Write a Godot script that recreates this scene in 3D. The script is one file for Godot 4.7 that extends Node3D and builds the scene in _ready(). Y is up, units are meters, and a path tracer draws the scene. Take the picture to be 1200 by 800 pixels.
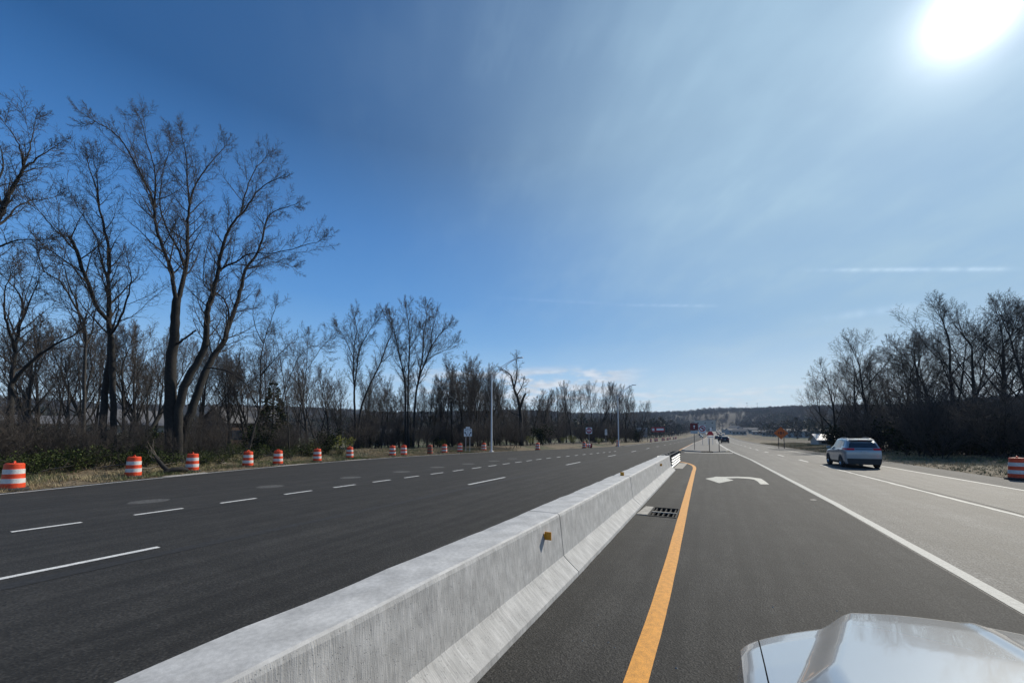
extends Node3D
# A divided highway in early spring: new asphalt, concrete median barrier, drums along the verge, bare trees.
# Metres, y up. The road runs along -z; the camera stands near x = 0, z = 0, held almost level, its picture shifted up.

const EYE := Vector3(-0.153, 2.003, -0.304)
const FOCAL := 468.4
const PITCH := 0.063961
const YAW := 0.465263
var rng := RandomNumberGenerator.new()
var taken := {}
var M := {}
var noise := FastNoiseLite.new()
var noise2 := FastNoiseLite.new()

class MB:
	var v := PackedVector3Array()
	var n := PackedVector3Array()
	var uv := PackedVector2Array()
	var c := PackedColorArray()
	var ix := PackedInt32Array()
	var col := Color.WHITE
	var use_uv := false
	var use_col := false
	func vert(p: Vector3, nn: Vector3, t := Vector2.ZERO) -> void:
		v.append(p); n.append(nn)
		if use_uv: uv.append(t)
		if use_col: c.append(col)
	# corners run counter-clockwise seen from outside
	func tri(a: Vector3, b: Vector3, d: Vector3) -> void:
		var nn := (b - a).cross(d - a).normalized()
		var k := v.size()
		vert(a, nn); vert(b, nn); vert(d, nn)
		ix.append_array(PackedInt32Array([k, k + 2, k + 1]))
	func quad(a: Vector3, b: Vector3, d: Vector3, e: Vector3, ua := Vector2.ZERO, ub := Vector2.ZERO, ud := Vector2.ZERO, ue := Vector2.ZERO) -> void:
		var nn := (d - a).cross(e - b).normalized()
		var k := v.size()
		vert(a, nn, ua); vert(b, nn, ub); vert(d, nn, ud); vert(e, nn, ue)
		ix.append_array(PackedInt32Array([k, k + 2, k + 1, k, k + 3, k + 2]))
	func box(ct: Vector3, s: Vector3, b := Basis.IDENTITY) -> void:
		var h := s * 0.5
		var q := []
		for i in 8:
			q.append(ct + b * Vector3(h.x if i & 1 else -h.x, h.y if i & 2 else -h.y, h.z if i & 4 else -h.z))
		quad(q[4], q[5], q[7], q[6]); quad(q[1], q[0], q[2], q[3]); quad(q[5], q[1], q[3], q[7])
		quad(q[0], q[4], q[6], q[2]); quad(q[6], q[7], q[3], q[2]); quad(q[0], q[1], q[5], q[4])
	func tube(p: PackedVector3Array, r: PackedFloat32Array, sides: int) -> void:
		var m := p.size()
		if m < 2: return
		var t := (p[1] - p[0]).normalized()
		var a := t.cross(Vector3(0.31, 0.2, 0.93)).normalized()
		var first := v.size()
		for i in m:
			if i > 0:
				var t2 := (p[mini(i + 1, m - 1)] - p[i - 1]).normalized()
				a = (a - t2 * a.dot(t2)).normalized()
				t = t2
			var b := t.cross(a)
			var rr := r[i]
			for k in sides:
				var w := TAU * k / sides
				var o := a * cos(w) + b * sin(w)
				v.append(p[i] + o * rr); n.append(o)
				if use_uv: uv.append(Vector2.ZERO)
				if use_col: c.append(col)
		for i in m - 1:
			var o0 := first + i * sides
			for k in sides:
				var k2 := (k + 1) % sides
				ix.append(o0 + k); ix.append(o0 + sides + k); ix.append(o0 + sides + k2)
				ix.append(o0 + k); ix.append(o0 + sides + k2); ix.append(o0 + k2)
	func rod(a: Vector3, b: Vector3, r: float, sides := 10, r2 := -1.0) -> void:
		tube(PackedVector3Array([a, b]), PackedFloat32Array([r, r if r2 < 0 else r2]), sides)
		disc(b, (b - a).normalized(), r if r2 < 0 else r2, sides)
		disc(a, (a - b).normalized(), r, sides)
	func disc(ct: Vector3, nn: Vector3, r: float, sides: int) -> void:
		var a := nn.cross(Vector3(0.31, 0.2, 0.93)).normalized()
		var b := nn.cross(a)
		for k in sides:
			var w := TAU * k / sides
			var w2 := TAU * (k + 1) / sides
			tri(ct, ct + (a * cos(w) + b * sin(w)) * r, ct + (a * cos(w2) + b * sin(w2)) * r)
	# profile of (radius, height) turned round the y axis, hard edges between its pieces
	func lathe(pr: Array, seg: int, at := Vector3.ZERO) -> void:
		for i in pr.size() - 1:
			var p: Vector2 = pr[i]
			var q: Vector2 = pr[i + 1]
			var d := (q - p).normalized()
			var k := v.size()
			for s in seg + 1:
				var w := TAU * s / seg
				var o := Vector3(cos(w), 0, sin(w))
				var nn := (o * d.y + Vector3(0, -d.x, 0)).normalized()
				vert(at + o * p.x + Vector3(0, p.y, 0), nn)
				vert(at + o * q.x + Vector3(0, q.y, 0), nn)
			for s in seg:
				var a := k + s * 2
				ix.append_array(PackedInt32Array([a, a + 2, a + 1, a + 1, a + 2, a + 3]))
	# flat outline (x, y) with depth along b.z
	func plate(poly: PackedVector2Array, b: Basis, o: Vector3, depth: float) -> void:
		var idx := Geometry2D.triangulate_polygon(poly)
		var area := 0.0
		for i in poly.size():
			var p := poly[i]
			var q := poly[(i + 1) % poly.size()]
			area += p.x * q.y - q.x * p.y
		var f := func(p: Vector2, z: float) -> Vector3: return o + b * Vector3(p.x, p.y, z)
		for i in range(0, idx.size(), 3):
			var p := poly[idx[i]]
			var q := poly[idx[i + 1]]
			var r := poly[idx[i + 2]]
			if (q - p).cross(r - p) < 0:
				var s := q
				q = r
				r = s
			tri(f.call(p, depth * 0.5), f.call(q, depth * 0.5), f.call(r, depth * 0.5))
			tri(f.call(p, -depth * 0.5), f.call(r, -depth * 0.5), f.call(q, -depth * 0.5))
		for i in poly.size():
			var p := poly[i]
			var q := poly[(i + 1) % poly.size()]
			if area < 0:
				var s := q
				q = p
				p = s
			quad(f.call(p, -depth * 0.5), f.call(q, -depth * 0.5), f.call(q, depth * 0.5), f.call(p, depth * 0.5))
	# rows of points joined into one smooth surface; outward is the side that "out" tells
	func net(rows: Array, flip := false) -> void:
		var h := rows.size()
		var w: int = rows[0].size()
		var k := v.size()
		for i in h:
			for j in w:
				var du: Vector3 = rows[i][mini(j + 1, w - 1)] - rows[i][maxi(j - 1, 0)]
				var dv: Vector3 = rows[mini(i + 1, h - 1)][j] - rows[maxi(i - 1, 0)][j]
				var nn := du.cross(dv).normalized()
				vert(rows[i][j], -nn if flip else nn)
		for i in h - 1:
			for j in w - 1:
				var a := k + i * w + j
				if flip: ix.append_array(PackedInt32Array([a, a + 1, a + w + 1, a, a + w + 1, a + w]))
				else: ix.append_array(PackedInt32Array([a, a + w + 1, a + 1, a, a + w, a + w + 1]))
	func mesh() -> ArrayMesh:
		var m := ArrayMesh.new()
		surface(m)
		return m
	func surface(m: ArrayMesh) -> void:
		var a := []
		a.resize(Mesh.ARRAY_MAX)
		a[Mesh.ARRAY_VERTEX] = v
		a[Mesh.ARRAY_NORMAL] = n
		if use_uv: a[Mesh.ARRAY_TEX_UV] = uv
		if use_col: a[Mesh.ARRAY_COLOR] = c
		a[Mesh.ARRAY_INDEX] = ix
		m.add_surface_from_arrays(Mesh.PRIMITIVE_TRIANGLES, a)

func numbered(s: String) -> String:
	if not taken.has(s):
		taken[s] = 0
		return s
	taken[s] += 1
	return "%s_%03d" % [s, taken[s]]

func tag(o: Node, label: String, category: String, group := "", kind := "") -> void:
	if label != "": o.set_meta("label", label)
	if category != "": o.set_meta("category", category)
	if group != "": o.set_meta("group", group)
	if kind != "": o.set_meta("kind", kind)

func thing(called: String, label: String, category: String, at := Vector3.ZERO, turn := 0.0, group := "") -> Node3D:
	var o := Node3D.new()
	o.name = numbered(called)
	add_child(o)
	o.position = at
	o.rotation.y = turn
	tag(o, label, category, group)
	return o

func part(parent: Node, called: String, mb: MB, mat: Material, at := Vector3.ZERO) -> MeshInstance3D:
	return mpart(parent, called, mb.mesh(), mat, at)

func mpart(parent: Node, called: String, mesh: Mesh, mat: Material, at := Vector3.ZERO) -> MeshInstance3D:
	var o := MeshInstance3D.new()
	o.name = called
	o.mesh = mesh
	if mat: o.material_override = mat
	parent.add_child(o, true)
	o.position = at
	return o

func solo(called: String, label: String, category: String, mb: MB, mat: Material, group := "", kind := "") -> MeshInstance3D:
	var o := MeshInstance3D.new()
	o.name = numbered(called)
	o.mesh = mb.mesh()
	o.material_override = mat
	add_child(o)
	tag(o, label, category, group, kind)
	return o

func copy_of(o: Node3D, at: Vector3, turn := 0.0, size := 1.0, label := "", group := "") -> Node3D:
	var r: Node3D = o.duplicate()
	r.name = numbered(String(o.name).rstrip("0123456789").trim_suffix("_"))
	add_child(r)
	r.position = at
	r.rotation = Vector3(0, turn, 0)
	r.scale = Vector3.ONE * size
	if label != "": r.set_meta("label", label)
	if group != "": r.set_meta("group", group)
	return r

# ---- a direction of sight and a distance give a place on the ground plan
func aim(x: float, y: float) -> Vector3:
	var u := x - 600.0
	var w := 480.0 - y
	var up := w * cos(PITCH) + FOCAL * sin(PITCH)
	var fw := FOCAL * cos(PITCH) - w * sin(PITCH)
	return Vector3(-sin(YAW) * fw + cos(YAW) * u, up, -cos(YAW) * fw - sin(YAW) * u)

func away(x: float, y: float, d: float) -> Vector3:
	var r := aim(x, y)
	return EYE + r * (d / Vector2(r.x, r.z).length())

func onto(x: float, y: float, h := 0.0) -> Vector3:
	var r := aim(x, y)
	return EYE + r * ((h - EYE.y) / r.y)

# ---- lie of the land
const LEFT_EDGE := [[40, -18.5], [5, -20.5], [-4.8, -22.3], [-8, -23.4], [-13, -24.9], [-18, -26.1], [-23, -26.5], [-28, -26.55], [-36, -25.6], [-44, -24.2], [-52, -21.3], [-62, -18.2], [-72, -16.5], [-100, -16.0], [-400, -16.0], [-1300, -14.0]]

func table(t: Array, z: float) -> float:
	for i in t.size() - 1:
		if z > t[i + 1][0]:
			return lerpf(t[i][1], t[i + 1][1], clampf((z - t[i][0]) / (t[i + 1][0] - t[i][0]), 0, 1))
	return t[t.size() - 1][1]

func left_edge(z: float) -> float: return table(LEFT_EDGE, z)
func shift(z: float) -> float:
	var d := -z
	return table([[0, 0.0], [-15, 0.0], [-25, -0.17], [-39, -0.4], [-54, -1.0], [-66, -1.3], [-110, -2.0], [-200, -1.6], [-450, 0.0], [-1300, 0.0]], z)
func right_edge(z: float) -> float: return 12.2 + shift(z)
func road_y(z: float) -> float:
	var d := maxf(0.0, -z - 130.0)
	return 2.4e-5 * d * d if d < 620 else 9.2256 + (d - 620) * 0.02976

func hills(x: float, z: float) -> float:
	var r := Vector2(x, z).length()
	var a := rad_to_deg(atan2(x, -z))
	var s := smoothstep(330.0, 1500.0, r)
	return s * (70.0 + 5.0 * sin(a * 0.21 + 1.0) + 6.0 * noise.get_noise_2d(x * 0.08, z * 0.08) + 4.0 * smoothstep(4, 12, a)) + 5.0 * smoothstep(150, 420, r) * smoothstep(0.0, 1.0, absf(a) / 30.0)

func land(x: float, z: float) -> float:
	var le := left_edge(z)
	var re := right_edge(z)
	var ry := road_y(z)
	var past := smoothstep(880.0, 1080.0, -z)
	if x > le + 0.3 and x < re - 0.3: return lerpf(ry - 0.32, hills(x, z), past)
	var out := le - x if x < (le + re) * 0.5 else x - re
	var bump := 0.05 * noise.get_noise_2d(x * 9.0, z * 9.0) + 0.14 * noise.get_noise_2d(x * 1.3, z * 1.3)
	var near := -0.03 + smoothstep(0.0, 2.0, out) * (0.03 + bump)
	if x < le: near += 0.35 * smoothstep(1.5, 7.0, out) - 0.6 * smoothstep(9.0, 30.0, out) + 3.0 * smoothstep(45.0, 110.0, out) * smoothstep(-30.0, 10.0, z + 10.0)
	else: near += 0.25 * smoothstep(2.0, 8.0, out) - 0.9 * smoothstep(12.0, 40.0, out) * smoothstep(-60, -110, z)
	if out < 0: return ry - 0.32 if out < -0.25 else ry - 0.06
	return lerpf(ry + near, hills(x, z) + near, maxf(past, smoothstep(4.0, 90.0, out)))

# ---- surfaces
func seam(seed_: int, freq: float, w: int, h: int, oct := 3) -> PackedByteArray:
	var f := FastNoiseLite.new()
	f.seed = seed_
	f.noise_type = FastNoiseLite.TYPE_SIMPLEX_SMOOTH
	f.frequency = freq
	f.fractal_octaves = oct
	var im := f.get_seamless_image(w, h, false, false, 0.15)
	im.convert(Image.FORMAT_L8)
	return im.get_data()

# grey picture: coarse cloud + fine cloud + grain, around 1
func tex_grey(n: int, seed_: int, f1: float, a1: float, f2: float, a2: float, grain: float, mean := 0.8, streak := 0.0, streak_w := 128, streak_h := 8, stones := 0.0) -> ImageTexture:
	var a := seam(seed_, f1, n, n)
	var b := seam(seed_ + 7, f2, n, n)
	var s := PackedByteArray()
	if streak > 0:
		var f := FastNoiseLite.new()
		f.seed = seed_ + 13
		f.frequency = 0.09
		f.fractal_octaves = 3
		var im := f.get_seamless_image(streak_w, streak_h, false, false, 0.2)
		im.convert(Image.FORMAT_L8)
		im.resize(n, n, Image.INTERPOLATE_CUBIC)
		s = im.get_data()
	var r := RandomNumberGenerator.new()
	r.seed = seed_
	var cells := PackedFloat32Array()
	cells.resize((n / 3 + 1) * (n / 3 + 1))
	for i in cells.size(): cells[i] = r.randf() * 2.0 - 1.0
	var o := PackedByteArray()
	o.resize(n * n)
	for i in n * n:
		var g := mean * (1.0 + a1 * (a[i] / 127.5 - 1.0) + a2 * (b[i] / 127.5 - 1.0) + grain * (r.randf() * 2.0 - 1.0))
		if stones > 0:
			var q := cells[(i / n / 3) * (n / 3 + 1) + (i % n) / 3]
			g *= 1.0 + stones * q * absf(q)
		if streak > 0: g *= 1.0 + streak * (s[i] / 127.5 - 1.0)
		o[i] = clampi(int(g * 255.0), 0, 255)
	return ImageTexture.create_from_image(Image.create_from_data(n, n, false, Image.FORMAT_L8, o))

func bump_of(t: ImageTexture, k: float) -> ImageTexture:
	var im: Image = t.get_image().duplicate()
	im.convert(Image.FORMAT_RGBA8)
	im.bump_map_to_normal_map(k)
	return ImageTexture.create_from_image(im)

func lin(r: float, g: float, b: float) -> Color:
	return Color(r, g, b).linear_to_srgb()

func mat(c: Color, rough := 0.8, metal := 0.0, tx: Texture2D = null, tile := 1.0, nm: Texture2D = null, nk := 1.0) -> StandardMaterial3D:
	var m := StandardMaterial3D.new()
	m.albedo_color = c
	m.roughness = rough
	m.metallic = metal
	if tx:
		m.albedo_texture = tx
		m.uv1_triplanar = true
		m.uv1_world_triplanar = true
		m.uv1_scale = Vector3.ONE / tile
	if nm:
		m.normal_enabled = true
		m.normal_texture = nm
		m.normal_scale = nk
	return m

func materials() -> void:
	var asph := tex_grey(1024, 5, 0.006, 0.12, 0.20, 0.42, 0.25, 0.64, 0.20, 160, 6, 0.42)
	var asph_n := bump_of(asph, 3.0)
	M.new_asphalt = mat(lin(0.053, 0.051, 0.047), 0.9, 0, asph, 6.0, asph_n, 0.5)
	M.new_asphalt.metallic_specular = 0.45
	M.turn_asphalt = mat(lin(0.060, 0.058, 0.053), 0.88, 0, asph, 5.0, asph_n, 0.55)
	M.worn_asphalt = mat(lin(0.15, 0.149, 0.142), 0.76, 0, asph, 7.0, asph_n, 0.6)
	M.shoulder = mat(lin(0.135, 0.13, 0.122), 0.85, 0, asph, 5.0, asph_n, 0.6)
	for k in ["new_asphalt", "turn_asphalt", "worn_asphalt", "shoulder"]: M[k].vertex_color_use_as_albedo = true
	var paint := tex_grey(512, 21, 0.02, 0.10, 0.12, 0.14, 0.16, 0.82)
	var paint_n := bump_of(paint, 2.0)
	M.white_paint = mat(lin(0.98, 0.98, 0.95), 0.6, 0, paint, 1.5, paint_n, 0.5)
	M.worn_paint = mat(lin(0.80, 0.80, 0.76), 0.6, 0, paint, 1.1, paint_n, 0.7)
	M.old_paint = mat(lin(0.52, 0.53, 0.50), 0.7, 0, paint, 0.8, paint_n, 1.0)
	M.arrow_paint = mat(lin(0.66, 0.65, 0.57), 0.65, 0, paint, 0.9, paint_n, 0.8)
	M.yellow_paint = mat(lin(0.98, 0.43, 0.045), 0.6, 0, paint, 1.0, paint_n, 0.6)
	var conc := tex_grey(1024, 31, 0.006, 0.10, 0.05, 0.07, 0.06, 0.82)
	M.conc_top = mat(lin(0.65, 0.65, 0.64), 0.75, 0, conc, 2.6, bump_of(conc, 2.0), 0.35)
	var brushed := brushed_tex()
	M.conc_side = mat(lin(0.65, 0.65, 0.64), 0.85)
	M.conc_side.albedo_texture = brushed
	M.conc_side.normal_enabled = true
	M.conc_side.normal_texture = bump_of(brushed, 3.0)
	M.conc_side.normal_scale = 1.0
	M.concrete = mat(lin(0.50, 0.48, 0.44), 0.85, 0, conc, 1.9)
	M.island = mat(lin(0.21, 0.20, 0.185), 0.85, 0, conc, 3.0)
	var dirt := tex_grey(1024, 41, 0.01, 0.30, 0.08, 0.30, 0.20, 0.75)
	M.ground = mat(Color.WHITE, 0.95, 0, dirt, 3.7, bump_of(dirt, 4.0), 0.8)
	M.ground.vertex_color_use_as_albedo = true
	var bark := tex_grey(256, 51, 0.02, 0.25, 0.11, 0.25, 0.15, 0.75)
	var bark_n := bump_of(bark, 5.0)
	M.bark = mat(lin(0.030, 0.027, 0.024), 0.9, 0, bark, 0.8, bark_n, 1.0)
	M.bark_pale = mat(lin(0.085, 0.076, 0.066), 0.9, 0, bark, 0.6, bark_n, 1.0)
	M.twig = mat(lin(0.052, 0.044, 0.038), 0.85)
	M.twig_red = mat(lin(0.058, 0.048, 0.041), 0.85)
	M.dead = mat(lin(0.25, 0.21, 0.17), 0.9, 0, bark, 0.5)
	M.leaf = StandardMaterial3D.new()
	M.leaf.roughness = 0.95
	M.leaf.metallic_specular = 0.2
	M.leaf.vertex_color_use_as_albedo = true
	M.leaf.backlight_enabled = true
	M.leaf.backlight = Color(0.12, 0.16, 0.04)
	M.blade = StandardMaterial3D.new()
	M.blade.roughness = 0.8
	M.blade.vertex_color_use_as_albedo = true
	var grime := tex_grey(256, 61, 0.02, 0.10, 0.09, 0.10, 0.05, 0.86)
	M.orange = mat(lin(0.88, 0.075, 0.012), 0.5, 0, grime, 0.7)
	M.reflective = mat(lin(0.78, 0.78, 0.77), 0.4, 0, grime, 0.6)
	M.dirty_orange = mat(lin(0.42, 0.07, 0.03), 0.7, 0, grime, 0.3)
	M.rubber = mat(lin(0.022, 0.022, 0.022), 0.9)
	M.steel = mat(lin(0.50, 0.51, 0.52), 0.42, 0.75, grime, 0.5)
	M.pole = mat(lin(0.68, 0.69, 0.70), 0.5, 0.1)
	M.dark_steel = mat(lin(0.06, 0.06, 0.065), 0.6, 0.4)
	M.sign_back = mat(lin(0.42, 0.44, 0.46), 0.5, 0.5)
	M.sign_white = mat(lin(0.80, 0.80, 0.80), 0.45)
	M.sign_red = mat(lin(0.42, 0.02, 0.03), 0.5)
	M.maroon = mat(lin(0.16, 0.015, 0.02), 0.5)
	M.sign_orange = mat(lin(0.85, 0.15, 0.01), 0.45)
	M.black = mat(lin(0.015, 0.015, 0.016), 0.5)
	M.amber = mat(lin(0.62, 0.27, 0.015), 0.35)
	M.silver = mat(lin(0.52, 0.53, 0.53), 0.22, 0.35)
	M.silver.clearcoat_enabled = true
	M.silver.clearcoat = 1.0
	M.silver.clearcoat_roughness = 0.04
	M.bluegrey = mat(lin(0.27, 0.30, 0.33), 0.3, 0.35)
	M.bluegrey.clearcoat_enabled = true
	M.bluegrey.clearcoat = 1.0
	M.bluegrey.clearcoat_roughness = 0.05
	M.black_paint = mat(lin(0.02, 0.02, 0.022), 0.25, 0.2)
	M.white_car = mat(lin(0.75, 0.75, 0.74), 0.3)
	M.red_car = mat(lin(0.4, 0.02, 0.02), 0.3)
	M.plastic = mat(lin(0.02, 0.02, 0.021), 0.6)
	M.glass = mat(lin(0.02, 0.025, 0.028), 0.06)
	M.glass.metallic_specular = 0.8
	M.tail = mat(lin(0.55, 0.012, 0.02), 0.15)
	M.rim = mat(lin(0.55, 0.55, 0.56), 0.3, 0.8)
	M.plaster = mat(lin(0.58, 0.56, 0.52), 0.85, 0, grime, 2.3)
	M.tan = mat(lin(0.62, 0.55, 0.46), 0.85, 0, grime, 2.3)
	M.brick_far = mat(lin(0.12, 0.075, 0.055), 0.9, 0, grime, 2.3)
	M.roof_grey = mat(lin(0.20, 0.20, 0.21), 0.85, 0, dirt, 2.0)
	M.roof_pale = mat(lin(0.72, 0.72, 0.72), 0.5, 0, grime, 2.0)
	M.window = mat(lin(0.03, 0.035, 0.045), 0.1)
	M.green_sign = mat(lin(0.02, 0.2, 0.08), 0.5)
	M.patch = mat(lin(0.125, 0.123, 0.117), 0.85, 0, dirt, 1.3)
	M.scuff = mat(lin(0.19, 0.186, 0.175), 0.75, 0, dirt, 0.4)
	M.dark_scuff = mat(lin(0.045, 0.045, 0.045), 0.8, 0, dirt, 0.4)
	M.faint_scuff = mat(lin(0.058, 0.057, 0.055), 0.8, 0, dirt, 0.4)
	M.tar = mat(lin(0.024, 0.025, 0.027), 0.9, 0, dirt, 1.1)

# formed concrete face: fine upright streaks, u along the wall, v up
func brushed_tex() -> ImageTexture:
	var w := 1024
	var h := 256
	var f := FastNoiseLite.new()
	f.seed = 77
	f.frequency = 0.6
	f.fractal_octaves = 2
	var s1 := f.get_seamless_image(w, 12, false, false, 0.1)
	s1.convert(Image.FORMAT_L8)
	s1.resize(w, h, Image.INTERPOLATE_CUBIC)
	var a := s1.get_data()
	f.frequency = 0.1
	f.seed = 78
	var s2 := f.get_seamless_image(w / 2, 10, false, false, 0.1)
	s2.convert(Image.FORMAT_L8)
	s2.resize(w, h, Image.INTERPOLATE_CUBIC)
	var b := s2.get_data()
	var cl := seam(79, 0.012, w, h)
	var r := RandomNumberGenerator.new()
	r.seed = 3
	var o := PackedByteArray()
	o.resize(w * h)
	for i in w * h:
		var g := 0.80 * (1.0 + 0.17 * (a[i] / 127.5 - 1.0) + 0.05 * (b[i] / 127.5 - 1.0) + 0.08 * (cl[i] / 127.5 - 1.0) + 0.06 * (r.randf() * 2 - 1))
		if r.randf() < 0.0035: g *= 0.45
		o[i] = clampi(int(g * 255), 0, 255)
	return ImageTexture.create_from_image(Image.create_from_data(w, h, false, Image.FORMAT_L8, o))

# ---- sky: clear air, brighter toward the sun, thin cirrus, a few low clouds, two contrails
var sun_dir := Vector3.ZERO
func sky_image() -> Image:
	var w := 2048
	var h := 1024
	var d := PackedFloat32Array()
	d.resize(w * h * 3)
	var f := FastNoiseLite.new()
	f.seed = 9
	f.frequency = 1.0
	f.fractal_octaves = 4
	var f2 := FastNoiseLite.new()
	f2.seed = 19
	f2.frequency = 1.0
	f2.fractal_octaves = 5
	var stops := [[-1, Vector3(0.74, 0.86, 0.92)], [0, Vector3(0.74, 0.86, 0.92)], [4, Vector3(0.50, 0.70, 0.87)], [9, Vector3(0.30, 0.54, 0.84)], [13, Vector3(0.18, 0.41, 0.76)], [18, Vector3(0.10, 0.30, 0.67)], [26, Vector3(0.054, 0.205, 0.53)], [36, Vector3(0.015, 0.094, 0.285)], [60, Vector3(0.014, 0.08, 0.25)], [91, Vector3(0.012, 0.07, 0.23)]]
	var trails := []
	for t in [[925, 316.5, 1215, 315, 0.13, 0.16], [700, 357, 850, 358.5, 0.10, 0.09], [560, 348, 720, 356, 0.12, 0.035], [930, 378, 1100, 355, 0.38, 0.07]]:
		var p := aim(t[0], t[1]).normalized()
		var q := aim(t[2], t[3]).normalized()
		var nn := p.cross(q).normalized()
		trails.append([nn, p, nn.cross(p), p.angle_to(q), deg_to_rad(t[4]), t[5]])
	# azimuths run round the sky from -z towards +x
	for j in h:
		var el := 90.0 - (j + 0.5) / h * 180.0
		if el < -1.0:
			for i in w:
				var k0 := (j * w + i) * 3
				d[k0] = 0.12; d[k0 + 1] = 0.12; d[k0 + 2] = 0.11
			continue
		var base := Vector3.ZERO
		for s in stops.size() - 1:
			if el >= stops[s][0] and el <= stops[s + 1][0]:
				base = stops[s][1].lerp(stops[s + 1][1], (el - stops[s][0]) / (stops[s + 1][0] - stops[s][0]))
		var ce := cos(deg_to_rad(el))
		var se := sin(deg_to_rad(el))
		for i in w:
			var az := TAU * (i + 0.5) / w
			var dir := Vector3(sin(az) * ce, se, -cos(az) * ce)
			var g := rad_to_deg(acos(clampf(dir.dot(sun_dir), -1, 1)))
			var c := base
			var cir := 0.0
			if g < 120:
				# cirrus drawn out along one bearing
				var px := dir.x / (se + 0.25)
				var pz := dir.z / (se + 0.25)
				cir = f.get_noise_3d(px * 2.2 + pz * 1.9, (pz - px * 1.1) * 5.5, 3.0) * 0.35 + f2.get_noise_3d(px * 1.6, pz * 2.3, 8.0) * 0.7
				var near := 1.0 / (1.0 + pow(g / 38.0, 4.6)) * (1.0 - 0.4 * smoothstep(36.0, 56.0, el) * smoothstep(14.0, 34.0, g))
				var fib := 1.0 - absf(f2.get_noise_3d(px * 3.0 + pz * 5.0, (pz - px * 1.1) * 13.0, 21.0)) * 2.2
				cir += 0.26 * maxf(0.0, fib - 0.35) * smoothstep(-0.2, 0.35, f.get_noise_3d(px * 2.6, pz * 2.6, 40.0))
				var veil := clampf(near * (0.90 + 0.17 * cir) + 0.14 * maxf(0.0, cir) * smoothstep(75.0, 25.0, g), 0, 1)
				var air := Vector3(0.385, 0.57, 0.745).lerp(Vector3(0.76, 0.87, 0.91), smoothstep(15.0, 2.0, el))
				c = c.lerp(air, veil)
				if g < 50: c += Vector3(1.0, 0.985, 0.94) * (4.0 * exp(-pow(g / 1.35, 1.1)) + 0.34 * exp(-g / 5.0))
			var azd := rad_to_deg(az)
			if azd > 180: azd -= 360
			if el < 14 and el > 0:
				var n1 := f2.get_noise_2d(azd * 0.11, el * 0.75)
				var n2 := f2.get_noise_2d(azd * 0.34 + 40, el * 1.9)
				var m := smoothstep(-48, -30, azd) * (1.0 - smoothstep(-15, -6, azd)) * smoothstep(3.0, 6.5, el) * (1.0 - smoothstep(8.4, 10.2, el))
				var m2 := smoothstep(-40, -15, azd) * smoothstep(2.0, 3.6, el) * (1.0 - smoothstep(5.0, 7.0, el)) * 0.55
				var k := clampf(m * smoothstep(-0.28, 0.25, n1 + 0.5 * n2) + m2 * smoothstep(-0.1, 0.45, n1 * 0.8 + n2), 0, 1)
				var tone := 0.70 + 0.16 * smoothstep(-0.2, 0.4, n2)
				c = c.lerp(Vector3(tone * 0.96, tone * 0.985, tone * 1.04), k * 0.75)
			for t in trails:
				var off: float = absf(asin(clampf(dir.dot(t[0]), -1, 1)))
				if off < t[4] * 3.0:
					var along: float = atan2(dir.dot(t[2]), dir.dot(t[1]))
					if along > 0 and along < t[3]:
						var k: float = exp(-pow(off / t[4], 2)) * t[5] * smoothstep(0.0, 0.12, along) * smoothstep(0.0, 0.05, t[3] - along) * (1.0 + 1.1 * f2.get_noise_1d(along * 60.0))
						c += Vector3(k, k, k)
			var k0 := (j * w + i) * 3
			d[k0] = c.x; d[k0 + 1] = c.y; d[k0 + 2] = c.z
	return Image.create_from_data(w, h, false, Image.FORMAT_RGBF, d.to_byte_array())

func setting_light() -> void:
	var cam := Camera3D.new()
	cam.name = "camera"
	add_child(cam)
	cam.position = EYE
	cam.rotation = Vector3(PITCH, YAW, 0)
	cam.projection = Camera3D.PROJECTION_FRUSTUM
	cam.near = 0.05
	cam.size = 0.05 * 800.0 / FOCAL
	cam.frustum_offset = Vector2(0, 0.05 * 80.0 / FOCAL)
	cam.far = 6000
	cam.current = true
	var el := deg_to_rad(35.4)
	var az := deg_to_rad(24.31)
	sun_dir = Vector3(sin(az) * cos(el), sin(el), -cos(az) * cos(el))
	var env := Environment.new()
	env.background_mode = Environment.BG_SKY
	var sm := PanoramaSkyMaterial.new()
	sm.panorama = ImageTexture.create_from_image(sky_image())
	var sk := Sky.new()
	sk.sky_material = sm
	env.sky = sk
	env.tonemap_mode = Environment.TONE_MAPPER_LINEAR
	env.tonemap_exposure = 1.0
	env.sdfgi_enabled = true
	env.ssao_enabled = true
	env.ssil_enabled = true
	env.fog_enabled = true
	env.fog_density = 0.00015
	env.fog_light_color = Color(0.80, 0.88, 1.0)
	var we := WorldEnvironment.new()
	we.name = "world_environment"
	we.environment = env
	add_child(we)
	var sun := DirectionalLight3D.new()
	sun.name = "sun"
	add_child(sun)
	sun.look_at_from_position(Vector3.ZERO, -sun_dir, Vector3.UP)
	sun.light_energy = 1.6
	sun.light_color = Color(1.0, 0.965, 0.90)
	sun.light_angular_distance = 0.53
	sun.shadow_enabled = true

# ---- ground, roads and markings
func steps(a: Array) -> PackedFloat32Array:
	var o := PackedFloat32Array()
	for i in range(0, a.size() - 2, 2):
		var x: float = a[i]
		while (a[i + 2] > a[i] and x < a[i + 2] - 0.001) or (a[i + 2] < a[i] and x > a[i + 2] + 0.001):
			o.append(x)
			x += a[i + 1] * signf(a[i + 2] - a[i])
	o.append(a[a.size() - 1])
	return o

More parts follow.
